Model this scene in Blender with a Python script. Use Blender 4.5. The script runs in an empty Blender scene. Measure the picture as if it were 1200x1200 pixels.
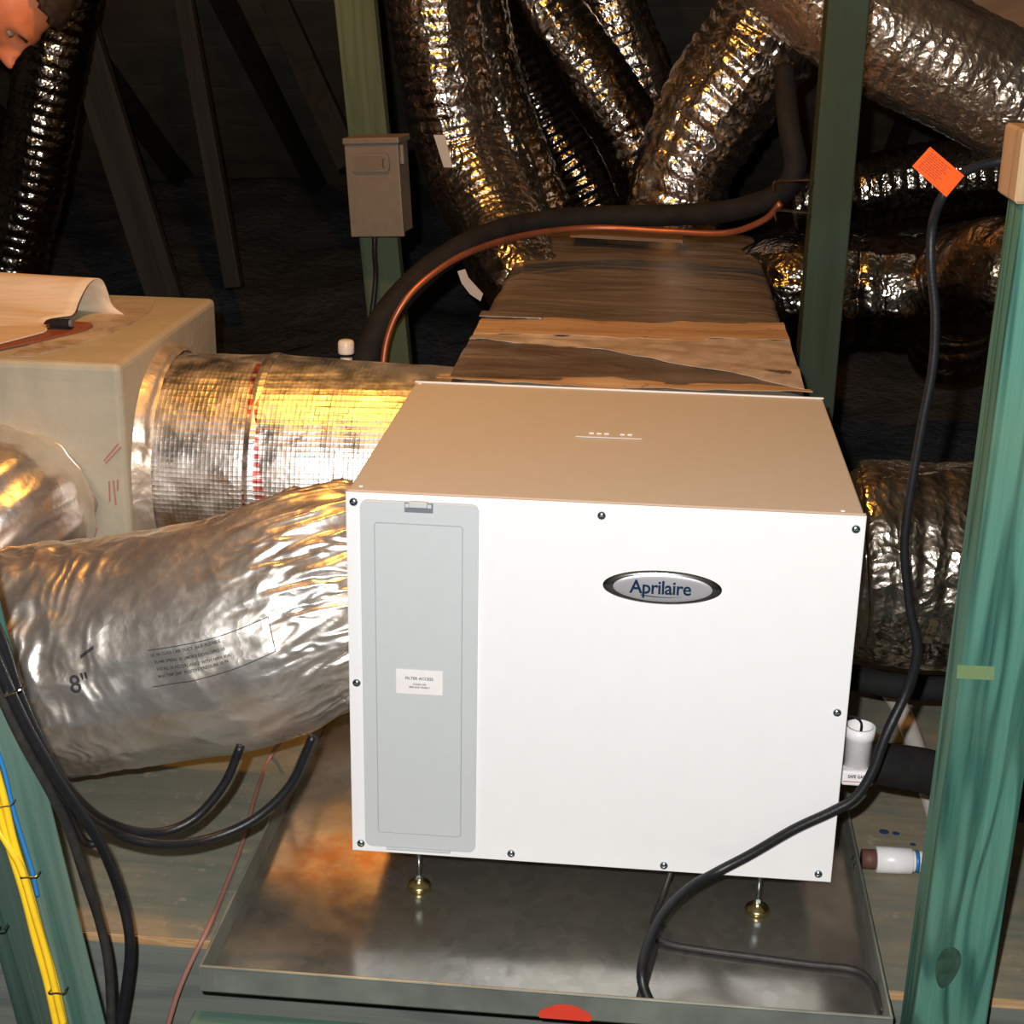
import bpy, bmesh, math, random
import numpy as np
from mathutils import Vector, Matrix, Euler
random.seed(7)
sc = bpy.context.scene
COL = sc.collection
PI = math.pi
# ------------------------------------------------------------------ camera
CP = Vector((0.3833007, -1.84292759, 1.15710576))
CE = Euler((1.2351434, -0.01710275, 0.09690336), 'XYZ')
cd = bpy.data.cameras.new('camera'); cd.sensor_width = 36; cd.lens = 1798.73 / 1200 * 36
cd.clip_start = 0.05; cd.clip_end = 50
co = bpy.data.objects.new('camera', cd); co.location = CP; co.rotation_euler = CE
COL.objects.link(co); sc.camera = co
CM = CE.to_matrix()
# ------------------------------------------------------------------ world, lights, exposure
w = bpy.data.worlds.new('attic_dark'); sc.world = w; w.use_nodes = True
w.node_tree.nodes['Background'].inputs[0].default_value = (0.9, 0.75, 0.6, 1)
w.node_tree.nodes['Background'].inputs[1].default_value = 0.004
sc.view_settings.view_transform = 'Standard'; sc.view_settings.look = 'None'
sc.view_settings.gamma = 1; sc.view_settings.use_curve_mapping = False
sc.view_settings.exposure = 0.0
def light(name, loc, power, col, rad):
    l = bpy.data.lights.new(name, 'POINT'); l.energy = power; l.color = col; l.shadow_soft_size = rad
    o = bpy.data.objects.new(name, l); o.location = loc; COL.objects.link(o); return o
# the camera's own flash, a hand's width above and left of the lens
light('camera_flash', CP + CM @ Vector((-0.05, 0.075, 0.0)), 190, (1.0, 0.985, 0.97), 0.012)
# warm incandescent work light hanging above the unit
light('work_light', (-0.22, 0.50, 1.98), 62, (1.0, 0.41, 0.055), 0.05)
# ------------------------------------------------------------------ helpers
def at(px, py, y=None, z=None, x=None):
    d = CM @ Vector(((px - 600) / 1798.73, (600 - py) / 1798.73, -1))
    i, v = (1, y) if y is not None else (2, z) if z is not None else (0, x)
    return CP + d * ((v - CP[i]) / d[i])
def P3(*l): return [at(a, b, y=c) for a, b, c in l]
def tag(o, label=None, cat=None, group=None, kind=None):
    if label: o['label'] = label
    if cat: o['category'] = cat
    if group: o['group'] = group
    if kind: o['kind'] = kind
    return o
def thing(name, label, cat, loc=(0, 0, 0), group=None):
    o = bpy.data.objects.new(name, None); COL.objects.link(o); o.location = loc; o.empty_display_size = .05
    return tag(o, label, cat, group)
def W(o):   # translation-only parents: world offset of the parent chain
    v = Vector((0, 0, 0))
    while o is not None: v += Vector(o.location); o = o.parent
    return v
def obj(name, bm, mats, parent=None, smooth=False, loc=None):
    """bmesh in world coordinates -> object; origin moved to loc or bbox bottom centre"""
    me = bpy.data.meshes.new(name)
    co_ = [v.co for v in bm.verts]
    if loc is None:
        lo = [min(c[i] for c in co_) for i in range(3)]; hi = [max(c[i] for c in co_) for i in range(3)]
        loc = Vector(((lo[0] + hi[0]) / 2, (lo[1] + hi[1]) / 2, lo[2]))
    loc = Vector(loc)
    bmesh.ops.translate(bm, verts=bm.verts, vec=-loc)
    bm.to_mesh(me); bm.free()
    for m in (mats if isinstance(mats, (list, tuple)) else [mats]): me.materials.append(m)
    if smooth:
        for p in me.polygons: p.use_smooth = True
    o = bpy.data.objects.new(name, me); COL.objects.link(o)
    o.location = loc - (W(parent) if parent else Vector((0, 0, 0)))
    if parent: o.parent = parent
    return o
def box(a, b, bev=0.0, M=None, seg=1, bm=None):
    t = bmesh.new()
    bmesh.ops.create_cube(t, size=1)
    for v in t.verts:
        v.co = Vector([(a[i] + b[i]) / 2 + v.co[i] * (b[i] - a[i]) for i in range(3)])
    if bev > 0: bmesh.ops.bevel(t, geom=t.edges[:], offset=bev, segments=seg, affect='EDGES', profile=.5)
    if M is not None: bmesh.ops.transform(t, matrix=M, verts=t.verts)
    if bm is None: return t
    me = bpy.data.meshes.new('t'); t.to_mesh(me); t.free(); bm.from_mesh(me); bpy.data.meshes.remove(me)
    return bm
def merge(*bms):
    r = bmesh.new()
    for t in bms:
        me = bpy.data.meshes.new('t'); t.to_mesh(me); t.free(); r.from_mesh(me); bpy.data.meshes.remove(me)
    return r
def crom(pts, n):
    """Catmull-Rom through pts (tuples of any length) -> n samples, roughly even"""
    A = np.array([list(p) for p in pts], float)
    if len(A) == 2:
        t = np.linspace(0, 1, n)[:, None]; return A[0] * (1 - t) + A[1] * t
    E_ = np.vstack([2 * A[0] - A[1], A, 2 * A[-1] - A[-2]])
    out = []
    m = 40
    for i in range(1, len(E_) - 2):
        p0, p1, p2, p3 = E_[i - 1:i + 3]
        for k in range(m):
            t = k / m
            out.append(.5 * ((2 * p1) + (-p0 + p2) * t + (2 * p0 - 5 * p1 + 4 * p2 - p3) * t * t + (-p0 + 3 * p1 - 3 * p2 + p3) * t ** 3))
    out.append(A[-1]); out = np.array(out)
    s = np.concatenate([[0], np.cumsum(np.linalg.norm(np.diff(out[:, :3], axis=0), axis=1))])
    q = np.linspace(0, s[-1], n)
    return np.stack([np.interp(q, s, out[:, j]) for j in range(out.shape[1])], 1)
def frames(C):
    T = np.gradient(C, axis=0); T /= np.linalg.norm(T, axis=1)[:, None] + 1e-12
    up = np.array([0, 0, 1.0]) if abs(T[0][2]) < .8 else np.array([0, -1.0, 0])
    N = np.zeros_like(C); n = up - T[0] * (up @ T[0]); n /= np.linalg.norm(n)
    for i in range(len(C)):
        n = n - T[i] * (n @ T[i]); n /= np.linalg.norm(n); N[i] = n
    return T, N, np.cross(T, N)
def tube(pts, r, n=40, seg=10, cap=True, bm=None):
    """pts list of vectors; r number or list of radii per control point"""
    rr = r if isinstance(r, (list, tuple)) else [r] * len(pts)
    D = crom([tuple(p) + (q,) for p, q in zip(pts, rr)], n)
    C = D[:, :3]; T, N, B = frames(C)
    b = bm or bmesh.new(); rings = []
    for i in range(n):
        rings.append([b.verts.new(Vector(C[i] + D[i, 3] * (math.cos(2 * PI * k / seg) * N[i] + math.sin(2 * PI * k / seg) * B[i]))) for k in range(seg)])
    for i in range(n - 1):
        for k in range(seg):
            b.faces.new((rings[i][k], rings[i][(k + 1) % seg], rings[i + 1][(k + 1) % seg], rings[i + 1][k]))
    if cap:
        b.faces.new(rings[0][::-1]); b.faces.new(rings[-1])
    bmesh.ops.recalc_face_normals(b, faces=b.faces)
    return b
def lathe(prof, base, axis=(0, 0, 1), seg=24):
    """prof = [(r, h)...] revolved round axis from base"""
    ax = Vector(axis).normalized(); q = Vector((0, 0, 1)).rotation_difference(ax)
    b = bmesh.new(); rings = []
    for r, h in prof:
        rings.append([b.verts.new(Vector(base) + q @ Vector((r * math.cos(2 * PI * k / seg), r * math.sin(2 * PI * k / seg), h))) for k in range(seg)])
    for i in range(len(rings) - 1):
        for k in range(seg):
            b.faces.new((rings[i][k], rings[i][(k + 1) % seg], rings[i + 1][(k + 1) % seg], rings[i + 1][k]))
    b.faces.new(rings[0][::-1]); b.faces.new(rings[-1])
    bmesh.ops.recalc_face_normals(b, faces=b.faces)
    return b
def poly(pts, depth):
    """closed outline pushed by vector depth"""
    b = bmesh.new(); vs = [b.verts.new(Vector(p)) for p in pts]; f = b.faces.new(vs)
    r = bmesh.ops.extrude_face_region(b, geom=[f])
    for g in r['geom']:
        if isinstance(g, bmesh.types.BMVert): g.co += Vector(depth)
    bmesh.ops.recalc_face_normals(b, faces=b.faces)
    return b
def rrect(x0, z0, x1, z1, r, y, n=5):
    o = []
    for cx, cz, a in ((x1 - r, z1 - r, 0), (x0 + r, z1 - r, 90), (x0 + r, z0 + r, 180), (x1 - r, z0 + r, 270)):
        for k in range(n):
            t = math.radians(a + 90 * k / (n - 1)); o.append((cx + r * math.cos(t), y, cz + r * math.sin(t)))
    return o
def text_mesh(s, size, bold=0.0, shear=0.0, spacing=1.0, align='CENTER'):
    c = bpy.data.curves.new('t', 'FONT'); c.body = s; c.size = size; c.align_x = align; c.align_y = 'CENTER'
    c.offset = bold; c.shear = shear; c.space_character = spacing; c.extrude = 0; c.resolution_u = 3
    o = bpy.data.objects.new('t', c); COL.objects.link(o)
    bpy.context.view_layer.update()
    dg = bpy.context.evaluated_depsgraph_get(); me = bpy.data.meshes.new_from_object(o.evaluated_get(dg))
    COL.objects.unlink(o); bpy.data.objects.remove(o)
    b = bmesh.new(); b.from_mesh(me); bpy.data.meshes.remove(me)
    return b
# --- vectorised value noise
def vnoise(P, seed=0):
    P = np.asarray(P, float) + seed * 17.37; I = np.floor(P).astype(np.int64); F = P - I; F = F * F * (3 - 2 * F)
    def h(a, b, c):
        n = (a * 73856093) ^ (b * 19349663) ^ (c * 83492791); n = (n ^ (n >> 13)) * 1274126177 & 0x7fffffff
        n = (n ^ (n >> 15)) * 668265263 & 0x7fffffff
        return ((n ^ (n >> 12)) & 0xffff) / 32767.5 - 1
    r = 0
    for dx in (0, 1):
        for dy in (0, 1):
            for dz in (0, 1):
                wgt = (F[:, 0] if dx else 1 - F[:, 0]) * (F[:, 1] if dy else 1 - F[:, 1]) * (F[:, 2] if dz else 1 - F[:, 2])
                r = r + wgt * h(I[:, 0] + dx, I[:, 1] + dy, I[:, 2] + dz)
    return r
# ------------------------------------------------------------------ materials
MATS = {}
class NT:
    def __init__(s, name):
        s.m = bpy.data.materials.new(name); s.m.use_nodes = True; s.t = s.m.node_tree; s.b = s.t.nodes['Principled BSDF']
        MATS[name] = s.m; s._tc = None
    def n(s, typ, **k):
        x = s.t.nodes.new(typ)
        for a, v in k.items():
            if a.startswith('i_'):
                x.inputs[a[2:].replace('_', ' ')].default_value = v
            else: setattr(x, a, v)
        return x
    def l(s, a, b): s.t.links.new(a, b)
    def co(s, scale=(1, 1, 1), loc=(0, 0, 0), rot=(0, 0, 0)):
        if s._tc is None: s._tc = s.n('ShaderNodeTexCoord')
        mp = s.n('ShaderNodeMapping'); mp.inputs['Scale'].default_value = scale
        mp.inputs['Location'].default_value = loc; mp.inputs['Rotation'].default_value = rot
        s.l(s._tc.outputs['Object'], mp.inputs[0]); return mp.outputs[0]
    def noise(s, sc_, vec=None, detail=4, rough=.55, dist=0):
        x = s.n('ShaderNodeTexNoise'); x.inputs['Scale'].default_value = sc_; x.inputs['Detail'].default_value = detail
        x.inputs['Roughness'].default_value = rough; x.inputs['Distortion'].default_value = dist
        s.l(vec if vec is not None else s.co(), x.inputs['Vector']); return x.outputs['Fac']
    def ramp(s, fac, stops, interp='LINEAR'):
        x = s.n('ShaderNodeValToRGB'); x.color_ramp.interpolation = interp; e = x.color_ramp.elements
        while len(e) > 1: e.remove(e[-1])
        for i, (p, c) in enumerate(stops):
            if i == 0: e[0].position = p; el = e[0]
            else: el = e.new(p)
            el.color = tuple(c) + (1,) if not isinstance(c, (int, float)) else (c, c, c, 1)
        s.l(fac, x.inputs[0]); return x.outputs[0]
    def mix(s, fac, a, b, typ='MIX'):
        x = s.n('ShaderNodeMix', data_type='RGBA', blend_type=typ)
        for v, i in ((fac, 0), (a, 6), (b, 7)):
            if hasattr(v, 'links') or hasattr(v, 'is_linked'): s.l(v, x.inputs[i])
            elif i == 0: x.inputs[0].default_value = v
            else: x.inputs[i].default_value = tuple(v) + (1,)
        return x.outputs[2]
    def bump(s, h, st=.3, d=.002, prev=None):
        x = s.n('ShaderNodeBump'); x.inputs['Strength'].default_value = st; x.inputs['Distance'].default_value = d
        s.l(h, x.inputs['Height'])
        if prev: s.l(prev, x.inputs['Normal'])
        s.l(x.outputs[0], s.b.inputs['Normal']); return x.outputs[0]
    def set(s, col=None, rough=None, metal=None, spec=None):
        for v, k in ((col, 'Base Color'), (rough, 'Roughness'), (metal, 'Metallic'), (spec, 'Specular IOR Level')):
            if v is None: continue
            if hasattr(v, 'is_linked'): s.l(v, s.b.inputs[k])
            else: s.b.inputs[k].default_value = tuple(v) + (1,) if isinstance(v, (tuple, list)) else v
        return s
def plain(name, col, rough=.5, metal=0, spec=.5, var=.06, sc_=30, bump=0, bsc=200):
    t = NT(name); n = t.noise(sc_)
    c = t.ramp(n, [(.3, [x * (1 - var) for x in col]), (.7, [min(1, x * (1 + var)) for x in col])])
    t.set(c, rough, metal, spec)
    if bump: t.bump(t.noise(bsc), bump, .001)
    return t.m
def wood(name, c0, c1, c2, axis=2, ring=9, seed=0, rough=.75, knots=True, streak=None, fig=1.0):
    t = NT(name); sc_ = [1, 1, 1]; sc_[axis] = .07 * fig
    v = t.co(scale=tuple(sc_), loc=(seed * .37, seed * .71, seed * .53))
    big = t.noise(ring * .8, v, 2, .5, .4)
    x = t.n('ShaderNodeMath', operation='MULTIPLY'); t.l(big, x.inputs[0]); x.inputs[1].default_value = 9.0
    f = t.n('ShaderNodeMath', operation='PINGPONG'); t.l(x.outputs[0], f.inputs[0]); f.inputs[1].default_value = .5
    g = t.ramp(f.outputs[0], [(0, 0), (.10, .15), (.22, .8), (.5, 1)])
    s2 = [140, 140, 140]; s2[axis] = 4
    fine = t.noise(1, t.co(scale=tuple(s2), loc=(seed, 0, 0)), 4, .7)
    col = t.mix(g, c0, c1)
    col = t.mix(t.ramp(fine, [(.40, 0), (.60, .6)]), col, c2)
    pat = t.noise(5, t.co(loc=(seed, seed, 0)), 3)
    col = t.mix(t.ramp(pat, [(.45, 0), (.75, .5)]), col, streak or c2)
    if knots:
        ks = [5, 5, 5]; ks[axis] = 2.2
        vo = t.n('ShaderNodeTexVoronoi'); vo.inputs['Scale'].default_value = 1
        t.l(t.co(scale=tuple(ks), loc=(seed * 1.3, .2, .1)), vo.inputs['Vector'])
        col = t.mix(t.ramp(vo.outputs['Distance'], [(.05, .85), (.10, 0)]), col, [q * .25 for q in c0])
    t.set(col, rough, 0, .25)
    t.bump(fine, .35, .002)
    return t.m
def foil(name, tint=(.86, .84, .82), rough=.2, metal=1.0, dirt=.25, cell=55, bstr=.6, dark=(.22, .18, .14), scrim=False, stripe=None):
    t = NT(name)
    vn = t.noise(11, None, 4, .6)
    vec = t.co()
    # warp coordinates a little so that the crease cells are irregular
    nz = t.n('ShaderNodeTexNoise'); nz.inputs['Scale'].default_value = 14; nz.inputs['Detail'].default_value = 3
    t.l(vec, nz.inputs['Vector'])
    mx = t.n('ShaderNodeMix', data_type='VECTOR'); mx.inputs[0].default_value = .12
    t.l(vec, mx.inputs[4]); t.l(nz.outputs['Color'], mx.inputs[5])
    vo = t.n('ShaderNodeTexVoronoi', feature='F1'); vo.inputs['Scale'].default_value = cell
    t.l(mx.outputs[1], vo.inputs['Vector'])
    n1 = t.bump(vo.outputs['Distance'], bstr, .010)
    n2 = t.bump(t.noise(cell * 2.6, None, 3, .6), bstr * .55, .004, n1)
    if scrim:
        ch = t.n('ShaderNodeTexWave', wave_type='BANDS', bands_direction='X'); ch.inputs['Scale'].default_value = 36
        t.l(t.co(), ch.inputs['Vector'])
        cz = t.n('ShaderNodeTexWave', wave_type='BANDS', bands_direction='Z'); cz.inputs['Scale'].default_value = 36
        t.l(t.co(), cz.inputs['Vector'])
        s1 = t.bump(t.ramp(ch.outputs['Fac'], [(.0, 1), (.6, 0)]), .10, .003, n2)
        n2 = t.bump(t.ramp(cz.outputs['Fac'], [(.0, 1), (.6, 0)]), .16, .003, s1)
    d = t.ramp(vn, [(.42, 0), (.72, dirt)])
    col = t.mix(d, tint, dark)
    if stripe: col = t.mix(stripe(t), col, (.62, .03, .02))
    t.set(col, None, metal)
    t.l(t.ramp(t.noise(23, None, 3), [(.3, rough * .75), (.7, rough * 1.5)]), t.b.inputs['Roughness'])
    return t.m

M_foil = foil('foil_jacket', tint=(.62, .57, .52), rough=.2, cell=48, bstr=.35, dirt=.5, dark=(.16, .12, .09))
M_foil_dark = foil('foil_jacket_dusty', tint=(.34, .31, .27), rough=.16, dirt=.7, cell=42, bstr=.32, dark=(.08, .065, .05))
M_foil_near = foil('foil_jacket_near', tint=(.88, .84, .79), rough=.30, dirt=.5, cell=24, bstr=.16, dark=(.62, .47, .32), metal=.86)
def _stripe(t):
    sx = t.n('ShaderNodeSeparateXYZ'); t.l(t.co(), sx.inputs[0])
    # a printed red line round the duct, broken into letter-like dashes
    a = t.n('ShaderNodeMath', operation='MULTIPLY_ADD'); t.l(sx.outputs[2], a.inputs[0]); a.inputs[1].default_value = .16; t.l(sx.outputs[0], a.inputs[2])
    b = t.n('ShaderNodeMath', operation='ABSOLUTE')
    c = t.n('ShaderNodeMath', operation='SUBTRACT'); t.l(a.outputs[0], c.inputs[0]); c.inputs[1].default_value = STRIPE_X
    t.l(c.outputs[0], b.inputs[0])
    band = t.ramp(b.outputs[0], [(.0085, 1), (.0095, 0)])
    wv = t.n('ShaderNodeTexWave', wave_type='BANDS', bands_direction='Z'); wv.inputs['Scale'].default_value = 22; wv.inputs['Distortion'].default_value = 2
    t.l(t.co(), wv.inputs['Vector'])
    k = t.ramp(wv.outputs['Fac'], [(.25, 0), (.4, .85)])
    m = t.n('ShaderNodeMath', operation='MULTIPLY'); t.l(band, m.inputs[0]); t.l(k, m.inputs[1])
    return m.outputs[0]
STRIPE_X = .02
M_foil_scrim = foil('foil_scrim', tint=(.95, .93, .90), rough=.38, dirt=.12, cell=30, bstr=.14, dark=(.55, .42, .3), scrim=True, stripe=_stripe)

M_white = plain('white_enamel', (.86, .85, .85), .42, 0, .4, .01)
M_tan = plain('cabinet_beige', (.58, .55, .47), .48, 0, .4, .02, 60)  # even beige tone for the cabinet body, the front panel is white
M_door = plain('grey_plastic', (.56, .585, .59), .45, 0, .4, .015, 40)
M_groove = plain('shadow_groove_plastic', (.34, .35, .36), .6)
M_latch = plain('dark_grey_plastic', (.18, .19, .21), .5)
M_paperlabel = plain('label_paper', (.84, .80, .78), .7)
M_ink = plain('black_ink', (.03, .03, .035), .7)
M_navy = plain('navy_ink', (.004, .022, .06), .5, 0, .2)
M_chrome = plain('chrome', (.62, .63, .66), .12, 1)
M_badge = plain('badge_silver', (.62, .61, .63), .3, .55)
M_zinc = plain('zinc_screw', (.55, .62, .66), .2, 1)
M_brassz = plain('yellow_zinc', (.72, .60, .28), .22, 1)
M_cord = plain('black_rubber', (.012, .012, .014), .4, 0, .4, .2, 80, .3, 300)
M_cord2 = plain('dull_rubber', (.028, .026, .024), .5, 0, .4, .3, 80, .3, 300)
M_armaflex = plain('black_foam_insulation', (.012, .0115, .0115), .8, 0, .25, .35, 25, .5, 120)
M_copper = plain('copper_tube', (.42, .15, .08), .42, .7, .5, .2, 20)
M_pvc = plain('white_pvc', (.80, .74, .66), .35, 0, .5, .05, 30)
M_pvcw = plain('bright_white_pvc', (.84, .82, .82), .3)
M_orange = plain('orange_tag_plastic', (.80, .085, .002), .6, 0, .2)
M_tagink = plain('tag_print', (.22, .012, .0), .7)
M_disc = plain('grey_enamel_steel', (.16, .135, .105), .5, .2, .5, .08, 50)
M_yel = plain('yellow_cable_sheath', (.86, .55, .02), .35, 0, .5, .08)
M_blue = plain('blue_wire_sheath', (.02, .17, .45), .4)
M_brownw = plain('brown_wire_sheath', (.30, .14, .11), .5)
M_staple = plain('staple_steel', (.7, .68, .6), .2, 1)
M_clip = plain('binder_clip_black', (.02, .02, .02), .3)
M_board = plain('clipboard_brown', (.28, .09, .045), .5, 0, .4, .1, 40)
M_tape = plain('aluminium_tape', (.42, .36, .30), .4, .35, .5, .2, 30, .3, 60)
M_redprint = plain('red_print', (.50, .22, .20), .8)
M_redpaint = plain('red_paint', (.70, .05, .025), .5)
M_wtag = plain('strap_tag', (.50, .48, .44), .6)
M_blackhole = plain('dark_hollow', (.02, .02, .02), .8)

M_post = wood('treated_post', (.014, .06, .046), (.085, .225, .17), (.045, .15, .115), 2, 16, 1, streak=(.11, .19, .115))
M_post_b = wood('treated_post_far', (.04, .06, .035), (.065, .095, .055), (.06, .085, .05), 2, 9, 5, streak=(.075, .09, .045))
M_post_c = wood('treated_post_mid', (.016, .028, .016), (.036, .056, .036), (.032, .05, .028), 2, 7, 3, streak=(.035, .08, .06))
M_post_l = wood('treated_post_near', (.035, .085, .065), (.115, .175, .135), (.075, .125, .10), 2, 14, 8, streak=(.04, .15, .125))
M_grey_wood = wood('dark_old_lumber', (.10, .11, .10), (.17, .18, .16), (.13, .15, .13), 0, 9, 4, knots=False)
M_joist = wood('joist_lumber', (.05, .11, .085), (.11, .19, .14), (.10, .16, .12), 0, 9, 6, knots=False)
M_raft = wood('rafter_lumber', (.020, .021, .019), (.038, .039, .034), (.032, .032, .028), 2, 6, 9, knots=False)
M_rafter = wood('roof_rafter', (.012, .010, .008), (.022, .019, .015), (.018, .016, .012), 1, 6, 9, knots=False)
M_warmwood = wood('warm_lumber', (.30, .19, .10), (.45, .31, .18), (.38, .25, .14), 2, 8, 2, knots=False)
M_beam = wood('brown_beam', (.16, .10, .06), (.24, .16, .10), (.2, .13, .08), 0, 8, 2, knots=False)

def mk_ply():
    t = NT('plywood'); n = t.noise(3.2, None, 6, .62, .8)
    c = t.ramp(n, [(.3, (.13, .155, .125)), (.48, (.20, .195, .145)), (.6, (.28, .23, .15)), (.75, (.15, .18, .145))])
    v = t.noise(1, t.co(scale=(5, 55, 20)), 4, .6)
    c = t.mix(t.ramp(v, [(.4, 0), (.7, .5)]), c, (.10, .13, .115))
    sp = t.noise(38, None, 3, .7)
    c = t.mix(t.ramp(sp, [(.6, 0), (.75, .45)]), c, (.5, .4, .27))
    t.set(c, .72, 0, .3); t.bump(v, .25, .002); return t.m
M_ply = mk_ply()
M_plyedge = wood('plywood_edge', (.42, .24, .10), (.55, .36, .18), (.35, .2, .1), 0, 60, 3, knots=False)
def mk_galv():
    t = NT('galvanised_steel')
    vo = t.n('ShaderNodeTexVoronoi'); vo.inputs['Scale'].default_value = 60
    t.l(t.co(), vo.inputs['Vector'])
    sp = t.ramp(vo.outputs['Color'], [(0, (.33, .33, .31)), (1, (.46, .455, .42))])
    n = t.noise(7, None, 6, .65, .6)
    c = t.mix(t.ramp(n, [(.4, 0), (.75, .6)]), sp, (.52, .47, .38))
    # rust stain left of the unit, a mark of the pan's own
    def blob(x, y, r0, r1, k):
        g = t.n('ShaderNodeVectorMath', operation='DISTANCE'); nz = t.n('ShaderNodeTexNoise'); nz.inputs['Scale'].default_value = 16; nz.inputs['Detail'].default_value = 8
        gm = t.n('ShaderNodeNewGeometry'); t.l(gm.outputs['Position'], nz.inputs['Vector'])
        ad = t.n('ShaderNodeVectorMath', operation='MULTIPLY_ADD'); t.l(nz.outputs['Color'], ad.inputs[0]); ad.inputs[1].default_value = (.16, .16, 0); t.l(gm.outputs['Position'], ad.inputs[2])
        t.l(ad.outputs[0], g.inputs[0]); g.inputs[1].default_value = (x + .08, y + .08, -.085)
        a_ = t.ramp(g.outputs['Value'], [(r0, k), (r1, 0)]); m_ = t.n('ShaderNodeMath', operation='MULTIPLY'); t.l(a_, m_.inputs[0])
        t.l(t.ramp(t.noise(34, None, 6, .75), [(.35, .25), (.6, 1)]), m_.inputs[1]); return m_.outputs[0]
    c = t.mix(blob(-.03, .10, .05, .12, .85), c, (.42, .19, .06))
    c = t.mix(blob(.05, -.02, .03, .09, .35), c, (.40, .24, .10))
    t.set(c, None, .90)
    t.l(t.ramp(n, [(.3, .13), (.7, .27)]), t.b.inputs['Roughness'])
    t.bump(t.noise(5, None, 2), .12, .02); return t.m
M_galv = mk_galv()
M_galv_rim = plain('galvanised_rim', (.30, .32, .28), .4, .6, .5, .25, 12)
def mk_plenum():
    t = NT('cream_duct_board'); n = t.noise(6, None, 6, .6, .4)
    c = t.ramp(n, [(.3, (.42, .40, .31)), (.55, (.52, .48, .37)), (.75, (.58, .51, .39))])
    f = t.noise(1, t.co(scale=(4, 4, 90)), 3, .6)
    c = t.mix(t.ramp(f, [(.45, 0), (.7, .35)]), c, (.46, .44, .36))
    t.set(c, .6, 0, .35); t.bump(t.noise(55, None, 4), .35, .003); return t.m
M_plenum = mk_plenum()
def mk_mast():
    t = NT('mastic_smear'); n = t.noise(9, None, 6, .65, 1.2)
    t.set(t.ramp(n, [(.35, (.33, .25, .18)), (.5, (.5, .43, .36)), (.7, (.66, .6, .52))]), .65, 0, .3); return t.m
M_mastic = mk_mast()
def mk_trunk():
    t = NT('trunk_wrap'); n = t.noise(1, t.co(scale=(2.2, 9, 3)), 6, .62, .9)
    c = t.ramp(n, [(.25, (.10, .085, .065)), (.45, (.22, .185, .15)), (.6, (.30, .25, .20)), (.8, (.20, .17, .13))])
    t.set(c, .36, .35, .5); t.bump(t.noise(1, t.co(scale=(4, 30, 5)), 5, .6, .8), .6, .02); return t.m
M_trunk = mk_trunk()
def mk_film():
    t = NT('loose_foil_wrap'); n = t.noise(1, t.co(scale=(3, 10, 3)), 6, .6, 1.0)
    c = t.ramp(n, [(.3, (.12, .09, .06)), (.5, (.22, .17, .13)), (.7, (.33, .28, .23))])
    t.set(c, .3, .5, .5); t.bump(t.noise(1, t.co(scale=(5, 16, 5)), 5, .6, 1), .7, .02); return t.m
M_film = mk_film()
def mk_tan():
    t = NT('kraft_tape'); n = t.noise(1, t.co(scale=(4, 60, 3)), 5, .6, .4)
    c = t.ramp(n, [(.35, (.42, .27, .15)), (.6, (.56, .38, .22)), (.8, (.62, .45, .28))])
    s = t.noise(40, None, 3, .7)
    c = t.mix(t.ramp(s, [(.62, 0), (.72, .7)]), c, (.12, .09, .07))
    t.set(c, .6, .1, .4); return t.m
M_kraft = mk_tan()
M_kraftpale = plain('pale_tape', (.50, .42, .34), .5, .15, .5, .25, 25)
def mk_paper():
    t = NT('ruled_paper'); n = t.noise(1, t.co(scale=(2, 90, 90)), 3, .6)
    t.set(t.ramp(n, [(.4, (.80, .66, .50)), (.62, (.72, .58, .42))]), .7, 0, .2); return t.m
M_paper = mk_paper()
def mk_insul():
    t = NT('blown_insulation'); n = t.noise(4, None, 6, .7)
    t.set(t.ramp(n, [(.3, (.045, .05, .052)), (.7, (.085, .09, .092))]), .95, 0, .1); t.bump(t.noise(16, None, 6, .7), 1, .05); return t.m
M_insul = mk_insul()
M_deck = plain('roof_deck_boards', (.09, .08, .06), .85, 0, .2, .3, 5, .4, 40)
M_skin = plain('skin', (.58, .19, .085), .5, 0, .4, .1, 30, .2, 200)
M_hair = plain('dark_hair', (.025, .018, .012), .5, 0, .4, .4, 120, .6, 250)
M_shirt = plain('dark_cotton', (.04, .04, .05), .9, 0, .2, .2, 60)
M_eye = plain('eye_white_shaded', (.30, .22, .17), .2)  # eye white darkened, the eye socket's shade is put into its colour
M_iris = plain('dark_iris', (.05, .03, .02), .2)

# ------------------------------------------------------------------ setting: attic shell
ZF = -.36
def gridplane(x0, x1, y0, y1, nx, ny, fz):
    b = bmesh.new(); g = [[b.verts.new((x0 + (x1 - x0) * i / nx, y0 + (y1 - y0) * j / ny, 0)) for i in range(nx + 1)] for j in range(ny + 1)]
    P = np.array([[v.co.x, v.co.y, 0] for r in g for v in r]); Z = fz(P); k = 0
    for r in g:
        for v in r: v.co.z = Z[k]; k += 1
    for j in range(ny):
        for i in range(nx): b.faces.new((g[j][i], g[j][i + 1], g[j + 1][i + 1], g[j + 1][i]))
    return b
fb = gridplane(-5, 5, -4, 5.2, 150, 140, lambda P: ZF + .05 * vnoise(P * 3) + .025 * vnoise(P * 9, 2) + .012 * vnoise(P * 26, 4) + np.clip((P[:, 1] - 1.2) / 3.8, 0, 1) * .62)
tag(obj('floor', fb, M_insul, None, True, (0, 0, ZF)), kind='structure')
RY, RZ, RS = 5.1, .27, math.tan(math.radians(30))   # eave line and roof slope
def roofz(y): return RZ + (RY - y) * RS
b = box((-5, -1.2, -.02), (5, RY + .3, 0)); b.free()
yr = -.6
def slab(y0, z0, y1, z1, th=.03): return poly([(-5, y0, z0), (5, y0, z0), (5, y1, z1), (-5, y1, z1)], (0, 0, th))
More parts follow.
